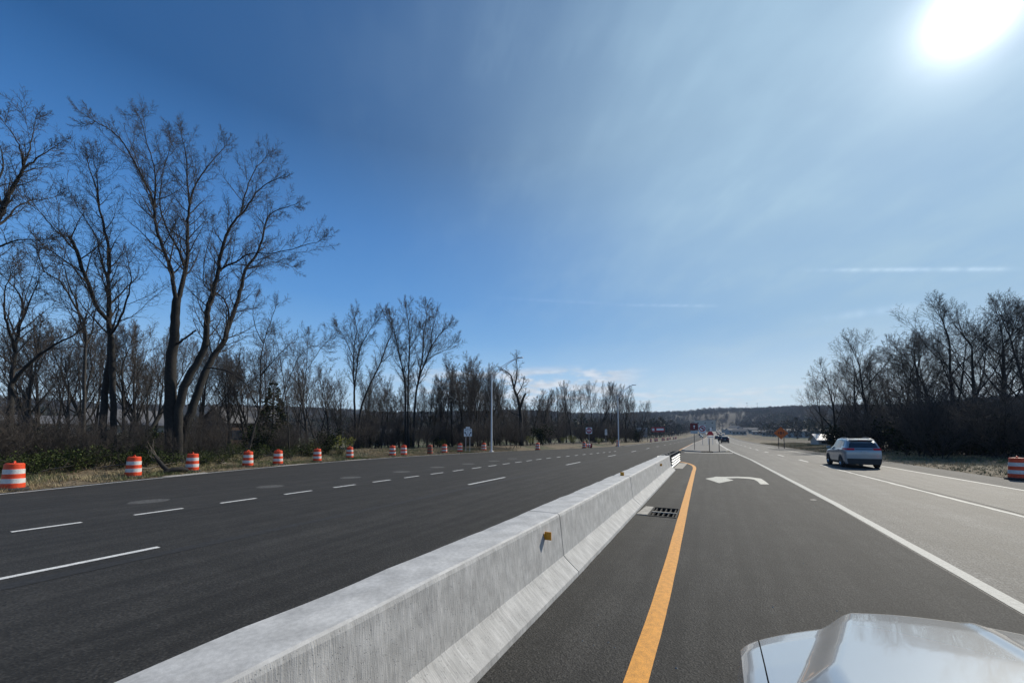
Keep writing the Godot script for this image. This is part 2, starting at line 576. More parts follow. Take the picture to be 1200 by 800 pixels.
func ground_sheet() -> void:
	var xs := steps([-2200, 100, -800, 40, -240, 12, -90, 3, -46, 0.8, -16, 4, 8, 0.8, 34, 3, 90, 12, 240, 40, 800, 100, 1500])
	var zs := steps([120, 20, 40, 4, 10, 1.0, -90, 3, -180, 10, -500, 25, -1000, 50, -2200])
	var mb := MB.new()
	mb.use_col = true
	var w := xs.size()
	for z in zs:
		for x in xs:
			var y := land(x, z)
			var e := 0.4
			var nn := Vector3(land(x - e, z) - land(x + e, z), 2 * e, land(x, z - e) - land(x, z + e)).normalized()
			var g1 := noise.get_noise_2d(x * 2.2, z * 2.2)
			var g2 := noise.get_noise_2d(x * 11.0 + 500, z * 11.0)
			var le := left_edge(z)
			var out := le - x if x < 0 else x - right_edge(z)
			var tan_ := Color(0.26, 0.20, 0.125)
			var green := Color(0.066, 0.088, 0.028)
			var brown := Color(0.085, 0.062, 0.042)
			var c := tan_.lerp(green, smoothstep(0.05, 0.5, g1 + 0.5 * g2 + 0.06 * (out - 4.0)))
			c = c.lerp(brown, smoothstep(5, 9, out) * (1.0 - smoothstep(22, 30, out)) * smoothstep(-0.3, 0.2, g2 + 0.15))
			if out > 160 or z < -880: c = c.lerp(Color(0.05, 0.045, 0.034), 0.9)
			elif out > 26 and x < 0: c = Color(0.09, 0.115, 0.035).lerp(tan_, smoothstep(-0.1, 0.4, g1))
			mb.col = c
			mb.vert(Vector3(x, y, z), nn)
	for j in zs.size() - 1:
		for i in w - 1:
			var a := j * w + i
			mb.ix.append_array(PackedInt32Array([a, a + w, a + 1, a + 1, a + w, a + w + 1]))
	# rows run toward -z, so the winding above faces upward
	solo("ground", "rough grass verge and brown wooded land beside the highway", "ground", mb, M.ground, "", "structure")

# a strip of paving between two edges; skip leaves a rectangular opening
func paving(called: String, label: String, xa: Callable, xb: Callable, zs: PackedFloat32Array, cols: int, y: float, m: Material, skip := Rect2(), band := 0.0) -> MeshInstance3D:
	var mb := MB.new()
	mb.use_col = true
	var rows := zs.size()
	for z in zs:
		var a: float = xa.call(z)
		var b: float = xb.call(z)
		for i in cols + 1:
			var x := lerpf(a, b, float(i) / cols)
			var k := 1.0 + 0.38 * noise.get_noise_2d(x * 7.0, z * 0.7) + 0.16 * noise.get_noise_2d(x * 14.0 + 99, z * 4.0)
			# polished wheel paths, two to a lane
			if band > 0: k *= 1.0 + band * cos(TAU * (x - shift(z) - 3.0) / 1.8 + 0.4 * noise.get_noise_1d(z * 2.0)) * (0.8 + 0.6 * noise.get_noise_2d(x * 3.0, z * 0.4))
			mb.col = Color(k, k, k)
			mb.vert(Vector3(x, road_y(z) + y, z), Vector3.UP)
	for j in rows - 1:
		for i in cols:
			var q := j * (cols + 1) + i
			if skip.size.x > 0:
				var ct := (mb.v[q] + mb.v[q + cols + 2]) * 0.5
				if skip.has_point(Vector2(ct.x, ct.z)): continue
			mb.ix.append_array(PackedInt32Array([q, q + cols + 1, q + 1, q + 1, q + cols + 1, q + cols + 2]))
	return solo(called, label, "road", mb, m, "", "structure")

func flat_poly(parent: Node, called: String, pts: Array, y: float, m: Material) -> MeshInstance3D:
	var poly := PackedVector2Array()
	for p in pts: poly.append(Vector2(p[0], p[1]) if p is Array else Vector2(p.x, p.z))
	var mb := MB.new()
	var idx := Geometry2D.triangulate_polygon(poly)
	for p in poly: mb.vert(Vector3(p.x, road_y(p.y) + y, p.y), Vector3.UP)
	for i in range(0, idx.size(), 3):
		var a := poly[idx[i]]
		var b := poly[idx[i + 1]]
		var c := poly[idx[i + 2]]
		if (b - a).cross(c - a) > 0: mb.ix.append_array(PackedInt32Array([idx[i], idx[i + 1], idx[i + 2]]))
		else: mb.ix.append_array(PackedInt32Array([idx[i], idx[i + 2], idx[i + 1]]))
	return part(parent, called, mb, m)

# a painted line along (x, z) points with a slightly uneven edge
func line(parent: Node, called: String, pts: Array, width: float, y: float, m: Material, rag := 0.006) -> void:
	var mb := MB.new()
	for i in pts.size():
		var p: Vector2 = pts[i]
		var q: Vector2 = pts[mini(i + 1, pts.size() - 1)] - pts[maxi(i - 1, 0)]
		var s := Vector2(-q.y, q.x).normalized()
		if s.x > 0: s = -s
		var a := p + s * (width * 0.5 + rng.randf_range(-rag, rag))
		var b := p - s * (width * 0.5 + rng.randf_range(-rag, rag))
		mb.vert(Vector3(a.x, road_y(a.y) + y, a.y), Vector3.UP)
		mb.vert(Vector3(b.x, road_y(b.y) + y, b.y), Vector3.UP)
	for i in pts.size() - 1:
		mb.ix.append_array(PackedInt32Array([i * 2, i * 2 + 2, i * 2 + 1, i * 2 + 1, i * 2 + 2, i * 2 + 3]))
	part(parent, called, mb, m)

func along(fx: Callable, z0: float, z1: float, n: int) -> Array:
	var o := []
	for i in n + 1:
		var z := lerpf(z0, z1, float(i) / n)
		o.append(Vector2(fx.call(z), z))
	return o

func smooth2(c: Array, per := 5) -> Array:
	var o := []
	for i in c.size() - 1:
		var p0: Vector2 = c[maxi(i - 1, 0)]
		var p3: Vector2 = c[mini(i + 2, c.size() - 1)]
		for k in per: o.append(c[i].cubic_interpolate(c[i + 1], p0, p3, float(k) / per))
	o.append(c[c.size() - 1])
	return o

func roads() -> void:
	var zs := steps([60, 10, 30, 3, -130, 10, -400, 25, -1000])
	var near := steps([60, 10, 20, 2, -8, 0.25, -14, 2, -120, 10, -130])
	var op := paving("opposing_road", "fresh dark asphalt of the opposing carriageway beyond the concrete barrier", left_edge, func(z): return -2.9 + shift(z) * 0.55 if z > -200 else -3.6, zs, 70, 0.0, M.new_asphalt, Rect2(), 0.08)
	var tl := paving("turn_lane", "dark asphalt turn lane between yellow line and solid white line", func(z): return -2.9 + shift(z) * 0.55, func(z): return 2.88 + shift(z), near, 30, 0.0, M.turn_asphalt, Rect2(-1.65, -12.15, 0.62, 1.25))
	var th := paving("through_road", "worn pale grey asphalt of the through lanes", func(z): return 2.88 + shift(z), func(z): return 10.15 + shift(z), zs, 48, 0.0, M.worn_asphalt, Rect2(), 0.17)
	paving("road_shoulder", "grey paved shoulder beyond the edge line of the through lanes", func(z): return 10.15 + shift(z), right_edge, zs, 3, 0.0, M.shoulder)
	# opposing carriageway: long lane dashes, dotted line of the exit lane, edge line
	for k in range(-1, 26):
		var z0 := -14.2 - 12.2 * k
		if z0 < -330: break
		var z1 := z0 - 3.2
		if k == -1:
			z0 = 1.0
			z1 = -4.0
		line(op, "lane_dash", along(func(_z): return -9.12, z0, z1, 3), 0.13, 0.004, M.white_paint)
	for k in 26:
		var z0 := -1.2 - 1.98 * k
		var x := -13.25 if z0 > -32 else -13.25 + (-z0 - 32) * 0.11
		line(op, "dotted_line_dash", [Vector2(x, z0), Vector2(x, z0 - 1.04)], 0.14, 0.004, M.white_paint)
	line(op, "edge_line", along(func(z): return left_edge(z) + 0.42, 30, -46, 60), 0.12, 0.004, M.white_paint)
	line(op, "edge_line", along(func(z): return -15.2, -78, -420, 60), 0.14, 0.004, M.white_paint)
	line(op, "edge_line", along(func(z): return -3.6 + shift(z) * 0.55, -58, -400, 60), 0.14, 0.004, M.yellow_paint)
	# pale round patches down the exit lane
	for z in [-6.35, -10.2, -14.0, -17.4, -20.8, -24.2, -27.8, -31.2]:
		var pts := []
		var cx := -15.6 + rng.randf_range(-0.12, 0.12)
		for i in 22:
			var w := TAU * i / 22
			pts.append([cx + 0.46 * cos(w) * rng.randf_range(0.92, 1.05), z + 0.5 * sin(w) * rng.randf_range(0.92, 1.05)])
		flat_poly(op, "surface_patch", pts, 0.004, M.patch)
	# pale concrete aprons on the edge line
	for a in [[218, 556], [342, 544.8], [418, 538.8]]:
		var p := onto(a[0], a[1])
		var t := (left_edge(p.z - 1) - left_edge(p.z + 1)) * 0.5
		var q := []
		for s in [[-0.28, 1.1], [0.28, 0.9], [0.3, -1.0], [-0.26, -1.1]]: q.append([p.x + s[0] - t * s[1], p.z + s[1]])
		flat_poly(op, "drain_apron", q, 0.009, M.concrete)
	# turn lane: solid white line, yellow line that bends round the barrier end, turn arrow
	line(th, "solid_line", along(func(z): return 3.0 + shift(z), 20, -48, 60), 0.185, 0.006, M.old_paint, 0.008)
	line(th, "solid_line", along(func(z): return 3.0 + shift(z), -48, -420, 60), 0.15, 0.006, M.worn_paint)
	var ye := smooth2([Vector2(-0.77, 8), Vector2(-0.77, -3), Vector2(-0.78, -6), Vector2(-0.86, -10), Vector2(-0.97, -15), Vector2(-1.07, -20), Vector2(-1.16, -24.5), Vector2(-1.22, -27.5), Vector2(-1.42, -29.8), Vector2(-1.85, -31.8), Vector2(-2.5, -33.4), Vector2(-3.3, -34.4)], 8)
	line(tl, "yellow_line", ye, 0.185, 0.004, M.yellow_paint, 0.0025)
	var ar := []
	for p in [[826.7, 560.7], [836, 559.2], [839, 558.4], [849, 558.6], [865, 558.4], [880, 559.1], [892, 560.7], [896.5, 563.5], [901.7, 567.5], [891.5, 567.3], [888.0, 564], [884.0, 561.8], [878, 560.8], [865, 560.0], [851, 560.4], [860, 562.6], [843, 566.0]]:
		ar.append(onto(p[0], p[1]))
	flat_poly(tl, "turn_arrow", ar, 0.004, M.arrow_paint)
	# a spot of spilt paint beside the solid line
	var sp := []
	for q in [[949, 585], [954, 584.6], [958, 585.8], [956, 586.6], [951, 586.3]]: sp.append(onto(q[0], q[1]))
	flat_poly(tl, "paint_spot", sp, 0.004, M.scuff)
	# through lanes: lane dashes (the first one long), edge line
	line(th, "lane_dash", along(func(z): return 6.62 + shift(z), -2, -34, 60), 0.15, 0.004, M.old_paint, 0.03)
	for k in 24:
		var z0 := -37.5 - 9.0 * k
		line(th, "lane_dash", along(func(z): return 6.6 + shift(z), z0, z0 - 3.0, 2), 0.15, 0.004, M.worn_paint)
	line(th, "edge_line", along(func(z): return 10.0 + shift(z), 10, -420, 80), 0.14, 0.006, M.old_paint, 0.03)
	# tack-coat seam showing beside the dashes
	line(op, "tar_seam", along(func(z): return -8.55 + 0.03 * sin(z * 0.6), 8, -60, 60), 0.30, 0.004, M.tar, 0.05)
	line(th, "tar_seam", along(func(z): return 6.84 + shift(z) + 0.02 * sin(z), 0, -40, 50), 0.05, 0.004, M.tar, 0.015)
	# raised median island past the end of the turn lane
	var isl := MB.new()
	var ring := []
	for z in steps([-53.0, 3, -140, 12, -420, 40, -1000]):
		var half := smoothstep(-51.5, -58, z)
		ring.append([lerpf(-0.9, -3.15 + shift(z) * 0.55, half), lerpf(-0.7, 2.55 + shift(z), half), z])
	for i in ring.size() - 1:
		var a: Array = ring[i]
		var b: Array = ring[i + 1]
		var ya := road_y(a[2])
		var yb := road_y(b[2])
		var h := 0.13
		isl.quad(Vector3(a[0], ya + h, a[2]), Vector3(a[1], ya + h, a[2]), Vector3(b[1], yb + h, b[2]), Vector3(b[0], yb + h, b[2]))
	var io := solo("median_island", "raised paved median island past the end of the turn lane", "island", isl, M.island, "", "structure")
	for s in 2:
		var kb := MB.new()
		for i in ring.size() - 1:
			var a: Array = ring[i]
			var b: Array = ring[i + 1]
			var ya := road_y(a[2])
			var yb := road_y(b[2])
			var o := -0.2 if s == 0 else 0.2
			var p0 := Vector3(a[s], ya + 0.134, a[2])
			var p1 := Vector3(b[s], yb + 0.134, b[2])
			var q0 := Vector3(a[s] + o, ya + 0.125, a[2])
			var q1 := Vector3(b[s] + o, yb + 0.125, b[2])
			var r0 := Vector3(a[s] + o * 1.15, ya - 0.05, a[2])
			var r1 := Vector3(b[s] + o * 1.15, yb - 0.05, b[2])
			if s == 0:
				kb.quad(q0, p0, p1, q1); kb.quad(r0, q0, q1, r1)
			else:
				kb.quad(p0, q0, q1, p1); kb.quad(q0, r0, r1, q1)
		part(io, "kerb", kb, M.concrete)
	var np := MB.new()
	np.box(Vector3(-0.7, 0.0, -51.4), Vector3(5.0, 0.024, 1.6))
	part(io, "nose_slab", np, M.concrete)

# ---- concrete barrier, crash cushion, drain
func bar_x(z: float) -> float:
	return table([[20, 0.0], [-6, 0.0], [-14, -0.08], [-32, -0.26], [-60, -0.5]], z)

func barrier() -> void:
	var b := thing("concrete_barrier", "long pale concrete median barrier with formed sides and amber reflectors", "barrier", Vector3(0, 0, 0))
	# half outline of the face toward the turn lane; the other face mirrors it about x = -2.48
	var face := [Vector2(-1.925, -0.02), Vector2(-1.935, 0.055), Vector2(-2.125, 0.215), Vector2(-2.155, 0.25), Vector2(-2.215, 0.80), Vector2(-2.228, 0.832)]
	var top := [Vector2(-2.228, 0.832), Vector2(-2.25, 0.845), Vector2(-2.48, 0.851)]
	var joints := [14.0, 6.0, 0.0, -5.98, -12.0, -18.0, -25.0]
	for s in joints.size() - 1:
		var za: float = joints[s] - 0.011
		var zb: float = joints[s + 1] + 0.011
		var n := 30
		var side := MB.new()
		side.use_uv = true
		var tp := MB.new()
		for m in [1.0, -1.0]:
			var fx := func(p: Vector2, z: float) -> Vector3:
				var w := 0.011 * noise.get_noise_2d(z * 25.0, p.y * 30.0) * (1.0 if p.y > 0.7 else 0.4) * (1.0 if p.x > -2.47 else 0.0)
				return Vector3(bar_x(z) - 2.48 + m * (p.x + 2.48 + w), p.y + w, z)
			for i in n:
				var z0 := lerpf(za, zb, float(i) / n)
				var z1 := lerpf(za, zb, float(i + 1) / n)
				for k in face.size() - 1:
					var p: Vector2 = face[k]
					var q: Vector2 = face[k + 1]
					var u0 := z0 / 3.1
					var u1 := z1 / 3.1
					if m > 0: side.quad(fx.call(p, z0), fx.call(p, z1), fx.call(q, z1), fx.call(q, z0), Vector2(u0, -p.y / 0.9), Vector2(u1, -p.y / 0.9), Vector2(u1, -q.y / 0.9), Vector2(u0, -q.y / 0.9))
					else: side.quad(fx.call(p, z1), fx.call(p, z0), fx.call(q, z0), fx.call(q, z1), Vector2(u1, -p.y / 0.9), Vector2(u0, -p.y / 0.9), Vector2(u0, -q.y / 0.9), Vector2(u1, -q.y / 0.9))
				for k in top.size() - 1:
					var p: Vector2 = top[k]
					var q: Vector2 = top[k + 1]
					if m > 0: tp.quad(fx.call(p, z0), fx.call(p, z1), fx.call(q, z1), fx.call(q, z0))
					else: tp.quad(fx.call(p, z1), fx.call(p, z0), fx.call(q, z0), fx.call(q, z1))
		# ends
		for e in 2:
			var z: float = za if e == 0 else zb
			var half: Array = face + top.slice(1)
			for i in half.size() - 1:
				var p: Vector2 = half[i]
				var q: Vector2 = half[i + 1]
				var x := bar_x(z)
				var c := [Vector3(x - 4.96 - p.x, p.y, z), Vector3(x + p.x, p.y, z), Vector3(x + q.x, q.y, z), Vector3(x - 4.96 - q.x, q.y, z)]
				if e == 0: tp.quad(c[0], c[1], c[2], c[3])
				else: tp.quad(c[1], c[0], c[3], c[2])
		var am := ArrayMesh.new()
		side.surface(am)
		tp.surface(am)
		am.surface_set_material(0, M.conc_side)
		am.surface_set_material(1, M.conc_top)
		mpart(b, "wall_segment", am, null)
	# filler in the joints, set back
	for z in joints.slice(1, -1):
		var f := MB.new()
		f.box(Vector3(bar_x(z) - 2.48, 0.40, z), Vector3(0.44, 0.80, 0.03))
		part(b, "joint_filler", f, M.dark_scuff)
	# reflectors: two on the side, one on top
	for z in [-5.35, -19.6]:
		var r := MB.new()
		r.box(Vector3(0.011, 0, 0), Vector3(0.03, 0.05, 0.05))
		r.box(Vector3(0.055, 0, 0.0), Vector3(0.09, 0.105, 0.016))
		r.box(Vector3(0.055, 0, 0.011), Vector3(0.08, 0.09, 0.006))
		var o := part(b, "reflector", r, M.amber, Vector3(bar_x(z) - 2.205, 0.67, z))
		tag(o, "square amber reflector on the barrier side", "")
	var r2 := MB.new()
	r2.box(Vector3(0, 0.01, 0), Vector3(0.1, 0.02, 0.08))
	r2.box(Vector3(0, 0.055, 0), Vector3(0.105, 0.09, 0.016))
	part(b, "reflector", r2, M.amber, Vector3(bar_x(-12.1) - 2.46, 0.849, -12.1))

func cushion() -> void:
	var x0 := bar_x(-28) - 2.47
	var t := thing("crash_cushion", "galvanised crash cushion with corrugated side panels at the barrier end", "crash cushion", Vector3(x0, 0, -25.1))
	var prof := []
	for i in 33:
		var y := 0.16 + 0.62 * i / 32.0
		prof.append(Vector2(0.045 * cos(TAU * 4.0 * i / 32.0), y))
	for s in [1.0, -1.0]:
		for k in 4:
			var p := MB.new()
			var rows := []
			var z0 := -0.05 - 1.75 * k
			for z in [z0, z0 - 1.92]:
				var row := []
				for q in prof: row.append(Vector3(s * (0.36 - 0.012 * k + q.x + (0.02 if z == z0 else 0.0)), q.y, z))
				rows.append(row)
			p.net(rows, s < 0)
			part(t, "fender_panel", p, M.steel)
	for k in 5:
		var d := MB.new()
		var z := -0.2 - 1.72 * k
		for s in [1.0, -1.0]:
			d.box(Vector3(s * 0.27, 0.42, z), Vector3(0.06, 0.78, 0.08))
		d.box(Vector3(0, 0.80, z), Vector3(0.62, 0.05, 0.09))
		d.box(Vector3(0, 0.12, z), Vector3(0.62, 0.06, 0.09))
		part(t, "diaphragm", d, M.dark_steel)
	for s in [1.0, -1.0]:
		var r := MB.new()
		r.box(Vector3(s * 0.2, 0.83, -3.6), Vector3(0.05, 0.045, 7.1))
		part(t, "top_rail", r, M.dark_steel)
	var n := MB.new()
	var pts := []
	for i in 13:
		var w := PI * i / 12
		pts.append(Vector3(0.37 * cos(w), 0, -7.2 - 0.42 * sin(w)))
	var rows := []
	for y in [0.15, 0.82]:
		var row := []
		for p in pts: row.append(p + Vector3(0, y, 0))
		rows.append(row)
	n.net(rows, true)
	part(t, "nose", n, M.plastic)
	var pad := MB.new()
	pad.box(Vector3(0.1, 0.0, -2.6), Vector3(1.5, 0.03, 5.2))
	solo("anchor_pad", "pale concrete anchor pad under the crash cushion", "concrete pad", pad, M.concrete).position = Vector3(x0, 0, -26.4)

func drain() -> void:
	var t := thing("storm_drain", "storm drain with dark slotted grate and pale concrete apron beside the barrier", "drain", Vector3(-1.34, 0, -11.525))
	var ap := MB.new()
	ap.plate(PackedVector2Array([Vector2(-0.60, -0.62), Vector2(-0.345, -0.62), Vector2(-0.345, 0.62), Vector2(-0.55, 0.62)]), Basis(Vector3.RIGHT, Vector3.FORWARD, Vector3.UP), Vector3(0, 0.008, 0), 0.03)
	part(t, "apron", ap, M.concrete)
	var pit := MB.new()
	pit.box(Vector3(0, -0.29, 0), Vector3(0.7, 0.02, 1.34))
	for s in [-1.0, 1.0]:
		pit.box(Vector3(s * 0.325, -0.15, 0), Vector3(0.03, 0.28, 1.3))
		pit.box(Vector3(0, -0.15, s * 0.635), Vector3(0.62, 0.28, 0.03))
	part(t, "pit", pit, M.dark_scuff)
	var fr := MB.new()
	for s in [-1.0, 1.0]:
		fr.box(Vector3(s * 0.32, 0.0, 0), Vector3(0.04, 0.03, 1.32))
		fr.box(Vector3(0, 0.0, s * 0.64), Vector3(0.6, 0.03, 0.04))
	part(t, "grate_frame", fr, M.rubber)
	for k in 5:
		var bb := MB.new()
		bb.box(Vector3(-0.24 + k * 0.12, -0.025, 0), Vector3(0.022, 0.05, 1.24))
		part(t, "grate_bar", bb, M.rubber)
	var cb := MB.new()
	cb.box(Vector3(0, 0.006, 0.05), Vector3(0.6, 0.022, 0.06))
	part(t, "cross_bar", cb, M.concrete)

# ---- drums
func make_drum(label: String, at: Vector3, dirty := false) -> Node3D:
	var t := thing("traffic_drum", label, "traffic drum", at, 0.0, "drums along the verge")
	var or_: Material = M.dirty_orange if dirty else M.orange
	var base := MB.new()
	base.lathe([Vector2(0.0, 0.0), Vector2(0.42, 0.0), Vector2(0.42, 0.05), Vector2(0.38, 0.09), Vector2(0.30, 0.10)], 20)
	part(t, "rubber_base", base, M.rubber)
	var body := MB.new()
	body.lathe([Vector2(0.305, 0.06), Vector2(0.305, 0.25), Vector2(0.297, 0.262), Vector2(0.293, 0.44), Vector2(0.284, 0.452), Vector2(0.281, 0.59), Vector2(0.272, 0.602), Vector2(0.268, 0.78), Vector2(0.258, 0.792), Vector2(0.254, 0.955), Vector2(0.225, 0.985), Vector2(0.12, 0.99), Vector2(0.0, 0.99)], 28)
	part(t, "barrel", body, or_)
	for y in [[0.267, 0.435, 0.2985, 0.2955], [0.607, 0.775, 0.2745, 0.2715]]:
		var st := MB.new()
		st.lathe([Vector2(y[2] - 0.01, y[0]), Vector2(y[2], y[0]), Vector2(y[3], y[1]), Vector2(y[3] - 0.01, y[1])], 28)
		part(t, "white_stripe", st, M.reflective if not dirty else M.dead)
	var hd := MB.new()
	var pts := PackedVector3Array()
	var rad := PackedFloat32Array()
	for i in 9:
		var w := PI * i / 8
		pts.append(Vector3(0.11 * cos(w), 0.97 + 0.085 * sin(w), 0))
		rad.append(0.024)
	hd.tube(pts, rad, 7)
	part(t, "handle", hd, or_)
	return t

func drums() -> void:
	var spots := [[-23.18, -5.31, "orange and white drum on the grass edge, alone beyond the fallen branch"], [-25.03, -9.4, "orange and white drum on the verge just before the fallen branch"], [-25.85, -12.2, "orange and white drum touching the fallen branch stub"], [-26.95, -15.79, ""], [-27.05, -17.85, ""], [-27.43, -21.21, ""], [-28.43, -25.17, "orange and white drum set back on the bare dirt patch"], [-27.65, -29.53, "one of two drums standing close together on the verge"], [-27.33, -30.75, "one of two drums standing close together on the verge"], [-27.19, -34.64, "drum dulled with brown dirt on the verge"], [-27.02, -37.0, ""], [-26.75, -39.64, "drum at the foot of the twin white lane-arrow signs"], [-26.2, -44.23, "drum beside the tall lamp post"], [-21.83, -51.4, "drum in front of the yellow-green bush"], [-18.3, -61.8, "drum beside the red round no-entry sign"], [-15.9, -75.4, "drum at the foot of the distant lamp post"]]
	for i in spots.size():
		var s: Array = spots[i]
		var lb: String = s[2]
		if lb == "": lb = "orange and white striped traffic drum in the row along the grass verge"
		var d := make_drum(lb, Vector3(s[0], maxf(land(s[0], s[1]), -0.03) if s[0] < left_edge(s[1]) else 0.0, s[1]), i == 9)
		d.rotation = Vector3(rng.randf_range(-0.012, 0.012), rng.randf() * TAU, rng.randf_range(-0.012, 0.012))
	var d2 := make_drum("orange and white drum on the shoulder of the through lanes", Vector3(12.15, 0, -26.9))
	d2.rotation = Vector3(0.01, 1.0, -0.02)
	# far row along the exit side
	for k in 11:
		var z := -128.0 - 9.5 * k
		copy_of(d2, Vector3(-17.2 + rng.randf_range(-0.5, 0.5), road_y(z), z), k, 1.0, "tiny distant drum in the row before the red sign", "distant drums")
	# a tipped drum
	var q := make_drum("knocked-over drum lying beside the no-entry sign", Vector3(-17.5, 0.30, -63.2))
	q.rotation = Vector3(0, 0.5, 1.45)

# ---- poles and signs
func lamp_post(label: String, at: Vector3, h: float, arm: float) -> Node3D:
	var t := thing("lamp_post", label, "lamp post", at, 0.0, "")
	var p := MB.new()
	p.rod(Vector3.ZERO, Vector3(0, h, 0), 0.115, 12, 0.07)
	part(t, "pole", p, M.pole)
	var bs := MB.new()
	bs.box(Vector3(0, 0.06, 0), Vector3(0.42, 0.12, 0.42))
	part(t, "base_plate", bs, M.pole)
	var a := MB.new()
	var n := 9
	for s in 2:
		var pts := PackedVector3Array()
		var rad := PackedFloat32Array()
		for i in n:
			var f := float(i) / (n - 1)
			pts.append(Vector3(arm * f, h - 0.1 - s * 0.5 * (1.0 - f) + 1.9 * sin(f * 1.35) / sin(1.35) * 0.98, 0))
			rad.append(0.035)
		a.tube(pts, rad, 8)
	part(t, "arm", a, M.pole)
	var l := MB.new()
	l.box(Vector3(arm + 0.32, h + 1.79, 0), Vector3(0.75, 0.09, 0.3))
	l.box(Vector3(arm + 0.1, h + 1.85, 0), Vector3(0.2, 0.1, 0.16))
	part(t, "lamp_head", l, M.pole)
	return t

func post(t: Node, x: float, h: float, z := 0.0, r := 0.03, m: Material = null) -> void:
	var p := MB.new()
	p.rod(Vector3(x, -0.1, z), Vector3(x, h, z), r, 6)
	part(t, "post", p, m if m else M.sign_back)

func panel(t: Node, called: String, ct: Vector3, s: Vector2, m: Material, depth := 0.02, r := 0.05) -> MeshInstance3D:
	var poly := PackedVector2Array()
	for c in [[1, 1, 0], [-1, 1, 1], [-1, -1, 2], [1, -1, 3]]:
		for k in 4:
			var w: float = PI * 0.5 * c[2] + PI * 0.5 * k / 3.0
			poly.append(Vector2(c[0] * (s.x * 0.5 - r) + r * cos(w), c[1] * (s.y * 0.5 - r) + r * sin(w)))
	var mb := MB.new()
	mb.plate(poly, Basis.IDENTITY, ct, depth)
	return part(t, called, mb, m)

func disc_plate(t: Node, called: String, ct: Vector3, r: float, m: Material, r_in := 0.0) -> MeshInstance3D:
	var mb := MB.new()
	if r_in <= 0.0:
		var poly := PackedVector2Array()
		for i in 28: poly.append(Vector2(cos(TAU * i / 28), sin(TAU * i / 28)) * r)
		mb.plate(poly, Basis.IDENTITY, ct, 0.006)
	else:
		for i in 28:
			var a := Vector2(cos(TAU * i / 28), sin(TAU * i / 28))
			var b := Vector2(cos(TAU * (i + 1) / 28), sin(TAU * (i + 1) / 28))
			mb.plate(PackedVector2Array([a * r_in, a * r, b * r, b * r_in]), Basis.IDENTITY, ct, 0.006)
	return part(t, called, mb, m)

func letters(t: Node, s: String, ct: Vector3, h: float, m: Material) -> void:
	var tm := TextMesh.new()
	var f := SystemFont.new()
	f.font_names = PackedStringArray(["Droid Sans"])
	tm.font = f
	tm.text = s
	tm.font_size = 32
	tm.pixel_size = h / 24.0
	tm.depth = 0.004
	mpart(t, "lettering", tm, m, ct)

func at_ground(x: float, z: float) -> Vector3:
	return Vector3(x, land(x, z) if (x < left_edge(z) or x > right_edge(z)) else road_y(z), z)

